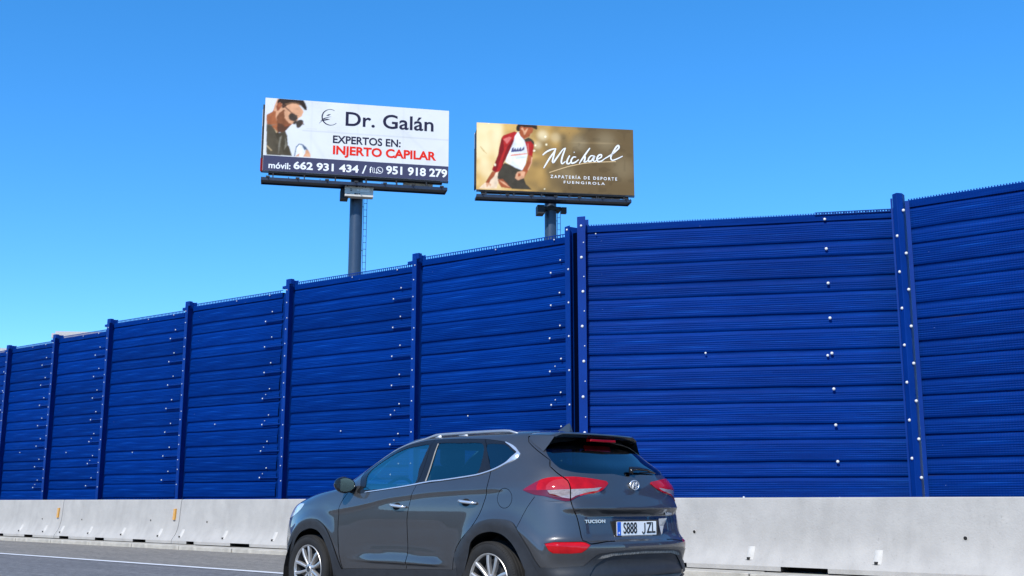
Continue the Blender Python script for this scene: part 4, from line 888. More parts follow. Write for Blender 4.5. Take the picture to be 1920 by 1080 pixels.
# billboard geometry and the outlines printed on it, in metres on each face (right, up from the lower left corner)
BB1=((-47.963425681104994, 32.5674842605399), (0.5753271443518855, 0.8179233930949187), (0.8179233930949187, -0.5753271443518855), 18.100580388389357, 9.841553114422508)
BB2=((-43.38906979206857, 43.88653219268335), (0.629552080057878, 0.7769582861999731), (0.7769582861999731, -0.629552080057878), 18.53697692986491, 9.251937425498252)
ART1=[('shadow', 'pale', [(2.071, 2.402), (3.088, 2.41), (4.029, 2.369), (4.028, 2.384), (3.087, 2.433), (2.214, 2.451)]), ('neck', 'skin2', [(0.086, 3.045), (0.4, 3.261), (0.622, 4.011), (0.862, 3.875), (1.009, 2.845), (0.921, 2.301), (0.68, 2.054), (0.105, 2.586)]), ('face', 'skin1', [(0.622, 4.011), (0.866, 3.759), (1.3, 3.754), (1.659, 3.82), (1.962, 3.456), (2.003, 3.343), (1.92, 3.105), (1.744, 2.976), (1.695, 2.818), (1.519, 2.69), (1.414, 2.605), (1.274, 2.48), (1.035, 2.156), (0.707, 2.285), (0.658, 2.627), (0.573, 2.966), (0.579, 3.274), (0.452, 3.303), (0.477, 3.575)]), ('jaw', 'skin3', [(0.609, 2.969), (0.743, 3.21), (0.987, 3.421), (1.104, 3.198), (1.078, 2.927), (1.339, 2.676), (1.414, 2.605), (1.274, 2.48), (1.035, 2.156), (0.707, 2.285), (0.64, 2.625)]), ('cheek', 'skin1', [(0.992, 3.305), (1.243, 3.324), (1.334, 2.83), (1.429, 2.683), (1.267, 2.671), (1.042, 2.924)]), ('mouth', 'skin4', [(1.021, 2.519), (1.412, 2.643), (1.343, 2.561), (1.078, 2.427)]), ('ear', 'skin4', [(0.569, 3.543), (0.65, 3.762), (0.83, 3.776), (0.872, 3.605), (0.77, 3.443), (0.686, 3.302), (0.613, 3.315)]), ('earin', 'skin2', [(0.657, 3.569), (0.718, 3.69), (0.815, 3.697), (0.819, 3.582), (0.74, 3.479)]), ('hair', 'hair', [(0.627, 3.895), (0.712, 4.026), (1.326, 4.027), (1.98, 4.012), (2.095, 3.815), (2.167, 3.627), (2.162, 3.452), (2.053, 3.463), (1.958, 3.572), (1.808, 3.716), (1.66, 3.801), (1.37, 3.798), (1.158, 3.666), (0.984, 3.498), (0.876, 3.49), (0.868, 3.721), (0.757, 3.789), (0.598, 3.719)]), ('fringe', 'hair2', [(0.976, 3.729), (1.404, 3.859), (1.732, 3.826), (1.955, 3.669), (1.809, 3.696), (1.589, 3.776), (1.336, 3.757), (1.123, 3.644)]), ('brow', 'hair', [(1.315, 3.33), (1.611, 3.159), (1.83, 3.09), (1.612, 3.113), (1.335, 3.273)]), ('beard', 'beard', [(0.694, 2.629), (0.91, 2.607), (1.059, 2.464), (1.344, 2.542), (1.276, 2.441), (1.035, 2.136), (0.713, 2.133), (0.65, 2.358)]), ('temple', 'lens2', [(0.942, 3.668), (1.314, 3.368), (1.39, 3.258), (1.336, 3.262), (0.907, 3.627)]), ('lensa', 'lens', [(1.234, 3.092), (1.319, 3.234), (1.5, 3.228), (1.685, 3.107), (1.726, 2.974), (1.64, 2.852), (1.498, 2.784), (1.334, 2.83), (1.25, 2.939)]), ('lensb', 'lens', [(1.464, 2.705), (1.586, 2.829), (1.694, 2.856), (1.645, 2.699), (1.558, 2.615), (1.467, 2.628)]), ('lensc', 'lens', [(1.628, 2.659), (1.694, 2.837), (1.836, 2.913), (1.982, 2.897), (2.028, 2.804), (1.956, 2.606), (1.851, 2.483), (1.727, 2.416), (1.652, 2.507)]), ('hinge', 'lens2', [(1.931, 2.797), (2.081, 2.646), (2.028, 2.619), (1.915, 2.718)]), ('sweater', 'olive', [(0.106, 2.548), (0.339, 2.527), (0.528, 2.273), (0.662, 2.053), (0.927, 2.148), (1.105, 2.199), (1.203, 1.976), (1.258, 1.445), (1.314, 1.411), (1.495, 0.87), (0.164, 0.847)]), ('sweater_side', 'olive2', [(0.534, 2.12), (0.893, 2.107), (1.105, 2.199), (1.203, 1.976), (1.258, 1.445), (1.314, 1.411), (1.495, 0.87), (1.083, 0.862), (0.843, 1.531), (0.692, 1.749)]), ('fold', 'olive3', [(0.814, 1.834), (0.933, 1.995), (0.861, 1.532), (0.81, 0.996), (0.761, 0.879), (0.76, 1.373)]), ('fold2', 'olive3', [(1.078, 1.967), (1.212, 1.442), (1.072, 1.166), (1.111, 1.549)]), ('collar', 'olive3', [(0.107, 2.529), (0.376, 2.51), (0.695, 2.591), (0.377, 2.472), (0.126, 2.492)]), ('pendant', 'gold', [(0.47, 2.383), (0.695, 2.131), (0.625, 2.081), (0.546, 2.274)]), ('zip', 'gold', [(0.171, 1.371), (0.449, 1.105), (0.414, 1.083), (0.155, 1.331)]), ('cloth', 'white', [(1.621, 0.86), (1.677, 1.283), (1.813, 1.521), (2.031, 1.46), (2.146, 1.276), (2.196, 0.879)]), ('clothrim', 'denim', [(1.585, 0.857), (1.673, 1.397), (1.829, 1.58), (2.028, 1.555), (2.214, 1.396), (2.404, 1.103), (2.331, 1.136), (2.182, 1.279), (2.131, 1.199), (1.994, 1.495), (1.849, 1.531), (1.712, 1.323), (1.649, 0.862)]), ('hand', 'skin1', [(2.052, 0.869), (2.17, 1.087), (2.183, 1.241), (2.327, 1.25), (2.443, 1.029), (2.455, 0.877)]), ('hand2', 'skin1', [(1.657, 0.854), (1.795, 1.005), (1.884, 1.049), (1.872, 0.869)]), ('band', 'navy', [(0.171, 0.823), (4.95, 0.897), (9.894, 0.945), (9.929, 0.065), (4.972, 0.023), (0.205, -0.029)]), ('swoosh', 'ink', [(2.809, 2.745), (3.007, 2.979), (3.255, 3.057), (3.413, 3.042), (3.196, 2.966), (3.009, 2.926)]), ('swoosh', 'ink', [(2.884, 2.916), (3.098, 3.098), (3.502, 3.215), (3.254, 3.11), (3.069, 3.016)]), ('swoosh', 'ink', [(3.2, 3.239), (3.323, 3.315), (3.448, 3.337), (3.325, 3.235)]), ('wave', 'palegrey', [(3.501, 3.241), (3.817, 3.198), (3.881, 3.15), (3.565, 3.206)])]
ART2=[('spot', 'spark', [(4.075, 3.334), (4.066, 3.299), (4.042, 3.273), (4.008, 3.262), (3.975, 3.27), (3.951, 3.294), (3.942, 3.328), (3.951, 3.363), (3.976, 3.389), (4.009, 3.4), (4.042, 3.392), (4.067, 3.368)]), ('spot', 'spark', [(4.128, 2.86), (4.119, 2.827), (4.096, 2.802), (4.064, 2.792), (4.033, 2.799), (4.01, 2.822), (4.002, 2.854), (4.011, 2.886), (4.034, 2.911), (4.065, 2.921), (4.097, 2.914), (4.119, 2.892)]), ('spot', 'spark', [(3.48, 2.773), (3.473, 2.744), (3.453, 2.723), (3.425, 2.714), (3.398, 2.72), (3.378, 2.74), (3.371, 2.768), (3.378, 2.796), (3.398, 2.818), (3.426, 2.827), (3.453, 2.821), (3.473, 2.801)]), ('spot', 'spark', [(3.413, 2.456), (3.404, 2.423), (3.381, 2.399), (3.35, 2.389), (3.319, 2.396), (3.296, 2.418), (3.287, 2.45), (3.296, 2.483), (3.319, 2.507), (3.35, 2.517), (3.382, 2.51), (3.404, 2.488)]), ('spot', 'spark', [(0.736, 3.98), (0.73, 3.956), (0.713, 3.937), (0.69, 3.929), (0.667, 3.935), (0.65, 3.952), (0.643, 3.976), (0.649, 4.0), (0.666, 4.019), (0.69, 4.026), (0.713, 4.021), (0.73, 4.004)]), ('spot', 'spark', [(3.979, 0.181), (3.974, 0.163), (3.961, 0.149), (3.944, 0.144), (3.926, 0.148), (3.914, 0.161), (3.909, 0.178), (3.914, 0.196), (3.927, 0.21), (3.944, 0.216), (3.962, 0.211), (3.974, 0.199)]), ('ring', 'gold2', [(0.194, 2.548), (0.388, 2.277), (0.659, 2.09), (0.62, 2.12), (0.426, 2.339), (0.232, 2.57)]), ('floor', 'cream2', [(0.138, 0.065), (1.166, 0.087), (1.357, 1.006), (1.048, 1.151), (0.665, 0.58)]), ('trousers', 'char', [(1.626, 1.654), (2.207, 1.44), (2.673, 1.261), (2.595, 1.059), (2.749, 0.747), (2.865, 0.434), (3.213, 0.11), (2.052, 0.103), (1.743, 0.387), (1.435, 0.612), (1.203, 0.682), (1.241, 1.001), (1.433, 1.407)]), ('knee', 'skinb', [(1.222, 0.643), (1.512, 0.675), (1.743, 0.427), (2.014, 0.121), (1.435, 0.177), (1.281, 0.408)]), ('kneeline', 'skin1', [(1.28, 0.606), (1.589, 0.5), (1.936, 0.197), (1.821, 0.232), (1.512, 0.417)]), ('shirt', 'white', [(2.286, 3.491), (2.442, 3.539), (2.52, 3.3), (2.754, 3.11), (2.89, 2.673), (2.947, 2.194), (2.829, 1.627), (2.634, 1.24), (2.207, 1.401), (1.665, 1.716), (1.819, 2.222), (2.052, 2.715), (2.208, 3.245)]), ('jacketL', 'red', [(2.208, 3.568), (1.546, 3.294), (1.43, 3.127), (1.295, 2.519), (1.238, 2.116), (1.046, 1.589), (0.886, 1.224), (0.932, 1.126), (1.125, 1.035), (1.318, 1.123), (1.587, 1.653), (1.703, 1.897), (1.974, 2.51), (2.169, 3.001), (2.208, 3.245), (2.364, 3.495)]), ('jacketLshade', 'red2', [(1.43, 3.127), (1.547, 3.012), (1.586, 2.412), (1.355, 1.802), (1.163, 1.156), (1.048, 1.072), (0.932, 1.126), (1.046, 1.589), (1.238, 2.116)]), ('lapel', 'red3', [(1.547, 3.053), (1.896, 3.23), (2.033, 3.176), (1.761, 2.781)]), ('lapel2', 'red2', [(2.169, 3.001), (1.974, 2.51), (1.703, 1.897), (1.587, 1.653), (1.433, 1.327), (1.548, 1.97), (1.741, 2.54), (2.052, 3.076)]), ('cuffbutton', 'spark', [(1.008, 1.547), (1.085, 1.591), (1.124, 1.473), (1.047, 1.41)]), ('jacketR', 'red', [(2.754, 3.11), (3.106, 3.207), (3.34, 2.936), (3.339, 2.694), (3.239, 2.106), (3.103, 2.04), (2.986, 2.195), (2.89, 2.673)]), ('jacketRtop', 'char', [(2.735, 3.089), (3.028, 3.236), (3.223, 3.132), (3.36, 2.977), (3.34, 2.774), (3.145, 3.007), (2.832, 2.952)]), ('jacketRline', 'red3', [(2.949, 2.877), (3.008, 2.88), (3.045, 2.238), (2.986, 2.276)]), ('armR', 'skinb', [(2.986, 2.195), (3.251, 2.107), (3.219, 1.725), (2.984, 1.235), (2.749, 0.786), (2.556, 0.818), (2.595, 1.178), (2.829, 1.547), (2.946, 1.873)]), ('armRlight', 'skin1', [(3.181, 2.064), (3.251, 2.047), (3.226, 1.725), (3.003, 1.236), (2.945, 1.253), (3.141, 1.681)]), ('handR', 'skin1', [(2.362, 1.128), (2.595, 1.198), (2.828, 1.148), (2.749, 0.786), (2.555, 0.699), (2.4, 0.633), (2.226, 0.764), (2.284, 0.966)]), ('handRin', 'skinb', [(2.401, 1.05), (2.556, 1.057), (2.556, 0.898), (2.401, 0.851)]), ('armL', 'skinb', [(0.901, 1.105), (1.125, 1.055), (1.01, 0.793), (0.819, 0.586), (0.723, 0.345), (0.59, 0.142), (0.531, 0.456), (0.664, 0.699)]), ('handL', 'skin1', [(0.55, 0.417), (0.723, 0.404), (0.858, 0.331), (0.801, 0.19), (0.724, 0.306), (0.59, 0.123)]), ('neck', 'skinb', [(2.442, 3.519), (2.599, 3.668), (2.99, 3.484), (3.107, 3.308), (2.832, 3.174), (2.735, 3.089), (2.559, 3.282)]), ('face', 'skinb', [(2.521, 3.886), (2.756, 3.939), (3.226, 3.86), (3.304, 3.743), (3.244, 3.537), (3.146, 3.472), (3.067, 3.327), (2.872, 3.196), (2.676, 3.308), (2.481, 3.5)]), ('faceLight', 'skin1', [(2.56, 3.747), (2.677, 3.833), (2.775, 3.595), (2.951, 3.806), (2.99, 3.768), (2.833, 3.416), (2.755, 3.372), (2.697, 3.632)]), ('hair', 'hair', [(2.404, 4.002), (3.521, 4.017), (3.539, 3.774), (3.48, 3.731), (3.343, 3.785), (3.226, 3.84), (2.951, 3.847), (2.756, 3.837), (2.599, 3.911), (2.521, 3.826), (2.521, 3.583), (2.384, 3.576), (2.286, 3.673), (2.306, 3.856)]), ('shirtprint', 'indigo', [(2.052, 2.554), (2.169, 2.599), (2.149, 2.438), (2.247, 2.583), (2.305, 2.445), (2.402, 2.63), (2.441, 2.451), (2.558, 2.658), (2.597, 2.459), (2.753, 2.687), (2.784, 2.507), (2.597, 2.378), (2.363, 2.347), (1.975, 2.29)]), ('shirtstripe', 'orange', [(1.975, 2.149), (2.285, 2.196), (2.908, 2.28), (2.947, 2.226), (2.363, 2.127), (1.994, 2.07)]), ('shirtgrey', 'palegrey', [(2.246, 2.002), (2.908, 2.111), (2.869, 1.989), (2.285, 1.883)])]
SCRIPT=[[(3.844, 2.201), (4.048, 2.397), (4.34, 2.56), (4.632, 2.633)], [(4.632, 2.633), (4.484, 2.379), (4.227, 1.995), (3.898, 1.424)], [(4.609, 2.609), (4.505, 2.231), (4.415, 1.855), (4.458, 1.768), (4.737, 2.167), (5.032, 2.591), (5.193, 2.696)], [(5.193, 2.696), (5.029, 2.255), (4.938, 1.878), (4.988, 1.731), (5.186, 1.889)], [(5.437, 2.258), (5.281, 1.931), (5.28, 1.759), (5.403, 1.765), (5.551, 1.92)], [(5.695, 2.48), (5.717, 2.436)], [(5.816, 2.171), (5.648, 2.163), (5.522, 1.964), (5.55, 1.793), (5.755, 1.855), (5.976, 2.036)], [(6.644, 2.763), (6.383, 2.391), (6.084, 1.929), (5.988, 1.79)], [(6.047, 1.89), (6.233, 2.16), (6.344, 2.225), (6.327, 2.052), (6.281, 1.9), (6.413, 1.929), (6.561, 2.04)], [(6.895, 2.279), (6.711, 2.294), (6.548, 2.099), (6.56, 1.95), (6.722, 1.995), (6.917, 2.28), (6.84, 2.037), (6.897, 1.943), (7.061, 2.062)], [(7.061, 2.077), (7.313, 2.238), (7.315, 2.381), (7.153, 2.336), (7.047, 2.121), (7.118, 1.96), (7.31, 1.998), (7.518, 2.157)], [(7.518, 2.157), (7.928, 2.424), (8.356, 2.82), (8.345, 2.993), (8.21, 2.888), (8.004, 2.54), (7.873, 2.233), (7.959, 2.072), (8.219, 2.159), (8.592, 2.356)]]
UNDERLINE=[(4.222, 1.171), (4.731, 1.363), (5.387, 1.593), (5.899, 1.727), (6.486, 1.85), (7.294, 1.938), (8.179, 2.007)]
TXT1=[('Dr. Galán', 'ink', [(4.238, 2.763), (4.218, 3.515), (8.993, 2.769)], 0.014), ('EXPERTOS EN:', 'ink', [(3.596, 1.749), (3.584, 2.145), (7.218, 1.818)], 0.024), ('INJERTO CAPILAR', 'redtext', [(3.614, 1.131), (3.601, 1.578), (9.163, 1.199)], 0.036), ('móvil:', 'white', [(0.302, 0.139), (0.289, 0.461), (1.431, 0.159)], 0.02), ('662 931 434', 'white', [(1.59, 0.182), (1.576, 0.558), (4.999, 0.209)], 0.03), ('/', 'white', [(5.177, 0.148), (5.166, 0.588), (5.422, 0.163)], 0.01), ('f', 'white', [(5.579, 0.206), (5.571, 0.534), (5.698, 0.213)], 0.01), ('951 918 279', 'white', [(6.465, 0.215), (6.456, 0.631), (9.771, 0.262)], 0.03)]
TXT2=[('ZAPATERÍA DE DEPORTE', 'white', [(4.292, 0.856), (4.294, 1.033), (8.233, 0.887)], 0.02), ('FUENGIROLA', 'white', [(5.072, 0.563), (5.074, 0.711), (7.493, 0.589)], 0.02)]
LOGO={'ring': [(3.428, 3.156), (3.906, 3.158), (3.413, 3.662)], 'phone': [(6.118, 0.378), (6.309, 0.377)], 'insta': [(5.783, 0.37), (5.863, 0.21)]}
# ---------------------------------------------------------------- billboards
def ink(n,c,r=.5): return mat('print_'+n,c,rough=.7,spec=.12,noise=.04)
INKC=dict(white=(.80,.80,.79),pale=(.62,.61,.60),palegrey=(.60,.62,.66),ink=(.018,.018,.045),navy=(.055,.058,.11),redtext=(.72,.025,.012),
  skin1=(.66,.33,.18),skin2=(.36,.11,.04),skin3=(.22,.075,.03),skin4=(.27,.07,.03),skinb=(.36,.085,.03),hair=(.030,.018,.012),hair2=(.16,.08,.04),beard=(.10,.04,.02),
  lens=(.055,.040,.030),lens2=(.12,.05,.03),olive=(.085,.066,.040),olive2=(.060,.046,.026),olive3=(.19,.165,.12),gold=(.60,.42,.22),gold2=(.55,.36,.12),denim=(.07,.12,.20),
  glow=(.86,.68,.40),spark=(.95,.85,.58),cream2=(.83,.62,.42),char=(.055,.045,.030),red=(.42,.018,.016),red2=(.20,.008,.010),red3=(.60,.14,.12),indigo=(.06,.06,.16),orange=(.80,.22,.10),shadeg=(.11,.085,.045))
INK={k:ink(k,INKC[k]) for k in ('white','ink','navy','redtext','red2','gold')}
def vinyl_white():
    m=mat('white_poster_vinyl',(.70,.70,.70),rough=.55,spec=.2,col2=(.82,.81,.79),scale=.55,bump=.4,bscale=1.3); return m
def vinyl_gold():
    m=mat('gold_poster_vinyl',(.5,.4,.2),rough=.6,spec=.15,bump=.35,bscale=1.1)
    nt=m.node_tree;N,L=nt.nodes,nt.links;b=N['Principled BSDF']; tc=[n for n in N if n.type=='TEX_COORD'][0]
    sp=N.new('ShaderNodeSeparateXYZ'); L.new(tc.outputs['Object'],sp.inputs[0])
    n=N.new('ShaderNodeTexNoise'); n.inputs['Scale'].default_value=.75; n.inputs['Detail'].default_value=3; L.new(tc.outputs['Object'],n.inputs[0])
    a=N.new('ShaderNodeMath'); a.operation='MULTIPLY_ADD'; a.inputs[1].default_value=-.125; a.inputs[2].default_value=.72; L.new(sp.outputs['X'],a.inputs[0])
    z=N.new('ShaderNodeMath'); z.operation='MULTIPLY_ADD'; z.inputs[1].default_value=.065; L.new(sp.outputs['Z'],z.inputs[0]); L.new(a.outputs[0],z.inputs[2])
    q=N.new('ShaderNodeMath'); q.operation='MULTIPLY_ADD'; q.inputs[1].default_value=1.9; L.new(n.outputs['Fac'],q.inputs[0]); L.new(z.outputs[0],q.inputs[2])
    r=N.new('ShaderNodeMapRange'); r.inputs['From Min'].default_value=.78; r.inputs['From Max'].default_value=1.9; L.new(q.outputs[0],r.inputs[0])
    c=N.new('ShaderNodeValToRGB'); e=c.color_ramp.elements; e[0].position=0; e[0].color=(.115,.080,.036,1); e[1].position=1; e[1].color=(.86,.62,.28,1)
    for p,col in ((.25,(.155,.108,.048,1)),(.5,(.30,.19,.07,1)),(.75,(.62,.39,.12,1))): x=e.new(p); x.color=col
    L.new(r.outputs[0],c.inputs[0]); L.new(c.outputs[0],b.inputs['Base Color']); return m
M_vw,M_vg=vinyl_white(),vinyl_gold()
M_steel=mat('dark_blue_steel',(.010,.020,.045),rough=.45,noise=.3,scale=3,bump=.05)
M_blk=mat('black_steel',(.010,.011,.014),rough=.6,noise=.3)
M_polem=mat('slate_pole_paint',(.028,.052,.095),rough=.36,noise=.15,scale=2,streak=(1,1,.2))
M_box=mat('pale_painted_box',(.60,.58,.53),rough=.5,noise=.12,scale=2)
M_tan=mat('tan_sheet',(.42,.36,.28),rough=.7,noise=.25,scale=2)
import numpy as np
def vnoise(X,Z,seed,sc):
    r=np.random.RandomState(seed); g=r.rand(64,64); x=X/sc; z=Z/sc; i=np.floor(x).astype(int); k=np.floor(z).astype(int); u=x-i; v=z-k; u=u*u*(3-2*u); v=v*v*(3-2*v)
    G=lambda a,b:g[a%64,b%64]
    return (G(i,k)*(1-u)+G(i+1,k)*u)*(1-v)+(G(i,k+1)*(1-u)+G(i+1,k+1)*u)*v
def polymask(X,Z,pts):
    c=np.zeros(X.shape,bool); n=len(pts)
    for a in range(n):
        (x1,z1),(x2,z2)=pts[a-1],pts[a]
        if z1==z2: continue
        c^=((z1>Z)!=(z2>Z))&(X<(x2-x1)*(Z-z1)/(z2-z1)+x1)
    return c
def blur(A,k):
    for ax in (0,1):
        P_=np.pad(A,[(k,k) if q==ax else (0,0) for q in range(A.ndim)],mode='edge'); w=[math.exp(-.5*(d/(k*.5))**2) for d in range(-k,k+1)]; t=sum(w)
        A=sum(w[d+k]/t*np.take(P_,range(k+d,k+d+A.shape[ax]),axis=ax) for d in range(-k,k+1))
    return A
def bg_white(X,Z,W,H):
    C=np.ones(X.shape+(3,))*np.array((.72,.715,.70)); n=vnoise(X,Z,3,1.3)*.6+vnoise(X,Z,5,.5)*.4
    C*=(1-.10*n)[...,None]
    for x0 in (2.45,4.9,7.35): C*=(1-.05*np.exp(-((X-x0)/.05)**2))[...,None]
    C*=(1-.16*np.exp(-((Z-2.32-.0*X)/.035)**2)*(X>2.0))[...,None]
    for (a,b,c) in ((7.9,2.2,.9),(8.9,1.2,-.7),(2.9,1.3,.5)): C*=(1-.06*np.exp(-(((X-a)*.8+(Z-b)*c)/.10)**2)*np.exp(-((Z-b)/.7)**2))[...,None]  # diagonal folds of the vinyl, their soft shading put into the print colour
    return C
def bg_gold(X,Z,W,H):
    t=np.clip(.98-X*.16+.05*(Z-2)+ .42*(vnoise(X,Z,11,.95)-.5)+.28*(vnoise(X,Z,12,.42)-.5),0,1)
    st_=[(0,(.140,.090,.038)),(.25,(.21,.135,.052)),(.5,(.40,.235,.07)),(.72,(.68,.42,.13)),(1,(.86,.66,.34))]
    C=np.stack([np.interp(t,[a for a,_ in st_],[c[k] for _,c in st_]) for k in range(3)],-1)
    rs=np.random.RandomState(8)
    for (a,b,r_,k) in [(1.15,3.25,.5,.5),(.6,2.55,.5,.45),(.5,1.25,.5,.5),(2.75,3.5,.35,.5),(3.85,3.4,.32,.6),(4.6,3.3,.3,.3),(.35,3.6,.3,.3),(3.55,2.8,.25,.4),(6.0,3.0,.5,.12),(7.6,3.2,.6,.10),(8.6,1.6,.7,.08),(5.2,1.2,.6,.06)]:
        g=np.exp(-(((X-a)**2+(Z-b)**2)/r_**2)**1.5)[...,None]*k; C=C*(1-g)+np.array((.92,.76,.46))*g
    for x0,z0,w_ in ((6.6,3.05,.9),(7.35,3.1,1.0)): C*=(1+.35*np.exp(-((Z-z0)/.04)**2)*np.exp(-((X-x0)/w_)**2))[...,None]
    C*=(1-.13*(vnoise(X,Z,21,.30)>.72)*(X>5))[...,None]
    return C
def paint_print(f,W,H,art,bgf):
    st_=.040; nx,nz=int(W/st_),int(H/st_); ss=2
    xs=np.linspace(0,W,nx*ss+1); zs=np.linspace(0,H,nz*ss+1); X,Z=np.meshgrid(xs,zs,indexing='ij'); C=bgf(X,Z,W,H)
    sh=vnoise(X,Z,31,.34)*.5+vnoise(X,Z,33,.14)*.5; fig=np.zeros(X.shape,bool)
    for nm,col,pts in art:
        if nm in ('band','swoosh','wave'): continue
        m_=polymask(X,Z,pts); c=np.array(INKC[col])
        k=.0 if nm in ('band','shadow','spot') else .55
        C[m_]=(c*(1+k*(sh[m_]-.5))[:,None]) if k else c; fig|=m_ if nm not in ('band','shadow') else False
    B_=blur(C,1 if False else 2); far=blur(fig.astype(float),3)[...,None]; C=B_*np.clip(far*2,0,1)+C*(1-np.clip(far*2,0,1))
    P_=C[::ss,::ss]; gx,gz=X[::ss,::ss],Z[::ss,::ss]; a,b=gx.shape
    v=[(min(max(x,.006),W-.006),-.004,min(max(z,.006),H-.006)) for x,z in zip(gx.ravel(),gz.ravel())]
    F_=[(i*b+k,(i+1)*b+k,(i+1)*b+k+1,i*b+k+1) for i in range(a-1) for k in range(b-1)]
    me=bpy.data.meshes.new('printed_picture'); me.from_pydata(v,[],F_); ca=me.color_attributes.new('print','FLOAT_COLOR','POINT')
    ca.data.foreach_set('color',np.concatenate([P_.reshape(-1,3),np.ones((a*b,1))],1).astype(np.float32).ravel())
    me.materials.append(M_print); me.update(); return link(bpy.data.objects.new('printed_picture',me),f)
def print_mat():
    m=mat('printed_vinyl',(.5,.5,.5),rough=.6,spec=.15,bump=.35,bscale=1.2); nt=m.node_tree; at=nt.nodes.new('ShaderNodeAttribute'); at.attribute_name='print'; nt.links.new(at.outputs['Color'],nt.nodes['Principled BSDF'].inputs['Base Color']); return m
M_print=print_mat()
def board(B,label,vin,art,polex,poler,cat,box,backx=-.14,bgf=None):
    P0,u,n,z0,W=B; H=4.0
    px=P0[0]+u[0]*polex-n[0]*.75; py=P0[1]+u[1]*polex-n[1]*.75
    ang=math.atan2(u[1],u[0]); root=empty('billboard',(px,py,0),ang); tag(root,label,'billboard','single-pole billboards behind the wall')
    # local: x along the face (0 at the pole), y away from the viewer (face at y=-.75), z up
    ox=-polex; fy=-.75
    def face(name,mt,polys,lay,mats=None):
        m=MB(); mi=[]
        return m
    m=MB(); m.box(0,W,0,.10,0,H); m.add([],[]); f=m.build('poster_panel',vin,root); f.location=(ox,fy,z0)
    # the print: soft-edged colours carried by a fine grid of points just proud of the vinyl
    paint_print(f,W,H,art,bgf)
    for nm,col,pts in art:
        if nm=='band':
            m=MB(); m.box(.008,W-.008,-.0085,-.0065,.008,pts[0][1]); m.build('number_band',INK['navy'],f)
        elif nm=='swoosh':
            t_=delaunay_2d_cdt([Vector(p) for p in pts],[],[list(range(len(pts)))],1,1e-6); m=MB(); m.add([(v.x,-.010,v.y) for v in t_[0]],[list(q) for q in t_[2]]); m.build('logo_stroke',INK['ink'],f,fix=False)
    # back panel, frame, ribs
    m=MB(); m.box(backx,W-.25,1.35,1.45,.42,H-.18); m.build('back_panel',M_box,root).location=(ox,fy,z0)
    m=MB(); 
    for x in [W*i/10 for i in range(11)]:
        x=min(max(x,.06),W-.06); m.box(x-.05,x+.05,.104,.22,.02,H-.05)
        m.bar((x,.22,.30),(x,1.34,.50),.08); m.bar((x,.22,H-.4),(x,1.34,H-.4),.08)
    for z in (.12,H*.5,H-.3): m.box(.02,W-.02,.224,.30,z-.06,z+.06)
    m.box(max(backx,-.10)-.002,.0-.012+(0 if backx<0 else backx+.02),.25,1.30,.25,H-.30); m.build('frame',M_blk,root).location=(ox,fy,z0)
    m=MB(); m.box(-.11,-.013,.20,.26,.02,H*.62); m.box(0,W,-.03,-.002,-.05,-.008); m.box(.0,W,.0,.12,-.10,-.055)
    m.box(.3,W-.3,.25,.45,-.12,.0); m.box(.3,W-.3,.95,1.15,.18,.32); m.build('bottom_truss',M_blk,root).location=(ox,fy,z0)
    # catwalk
    c0,c1,cz=cat; m=MB(); m.box(c0,c1,-.62,.20,cz-.05,cz); m.box(c0,c1,-.66,-.62,cz-.11,cz+.05); m.box(c0,c1,.20,.24,cz-.11,cz+.03)
    m.box(c0-.001,c0+.04,-.62,.20,cz-.11,cz-.052); m.box(c1-.04,c1+.001,-.62,.20,cz-.11,cz-.052)
    m.build('catwalk',M_steel,root).location=(ox,fy,z0)
    m=MB(); k=0; x=c0+.6
    while x<c1-.2:
        m.bar((x,-.45,cz+.002),(x,-.45,cz+.22),.03); m.bar((x,.05,cz),(x,.05,-.05),.06); m.bar((x,.05,-.06),(x,.40,-.12),.05); m.bar((min(x+.8,c1-.05),-.58,cz+.06),(min(x+.8,c1-.05),-.58,cz+.13),.04); x+=1.62
    m.build('hanger',M_blk,root).location=(ox,fy,z0)
    for x in [c0+.35+i*(c1-c0-.7)/6 for i in range(7)]:
        m=MB(); m.bar((x,-.62,cz+.04),(x,-.95,cz-.02),.03); m.box(x-.10,x+.10,-1.02,-.90,cz-.05,cz+.03); m.build('floodlight',M_blk,root).location=(ox,fy,z0)
    # pole with ladder
    m=MB(); m.lathe([(poler,-z0-.4),(poler,-2.2),(poler,-2.18),(poler+.0,-.30),(poler*.9,.1),(0,.1)],axis='z',c=(polex,.75,0),n=40); m.build('pole',M_polem,root,smooth=40).location=(ox,fy,z0)
    m=MB(); m.box(polex-.62,polex+.55,.35,1.15,-.95,-.75); m.box(polex-.9,polex-.50,-.1,.6,-1.30,-.79); m.build('pole_head',M_blk,root).location=(ox,fy,z0)
    m=MB(); lx=polex+poler+.05
    for dx in (0,.17): m.bar((lx+dx,.70,-z0),(lx+dx,.70,-.9),.026)
    k=0; z=-.95
    while z>-z0: m.bar((lx,.70,z),(lx+.17,.70,z),.022); z-=.36
    z=-1.5
    while z>-z0: m.bar((lx,.72,z),(polex+poler*.5,.75,z),.03); z-=2.4
    m.build('ladder',M_steel,root).location=(ox,fy,z0)
    m=MB(); m.lathe([(0,-.01),(.36,-.01),(.36,1.55),(0,1.55)],axis='x',c=(polex+(W-polex)*.52,.72,.02),n=24); m.build('tan_drum',M_tan,root,smooth=40).location=(ox,fy,z0)  # plain tan drum behind the right half of the face
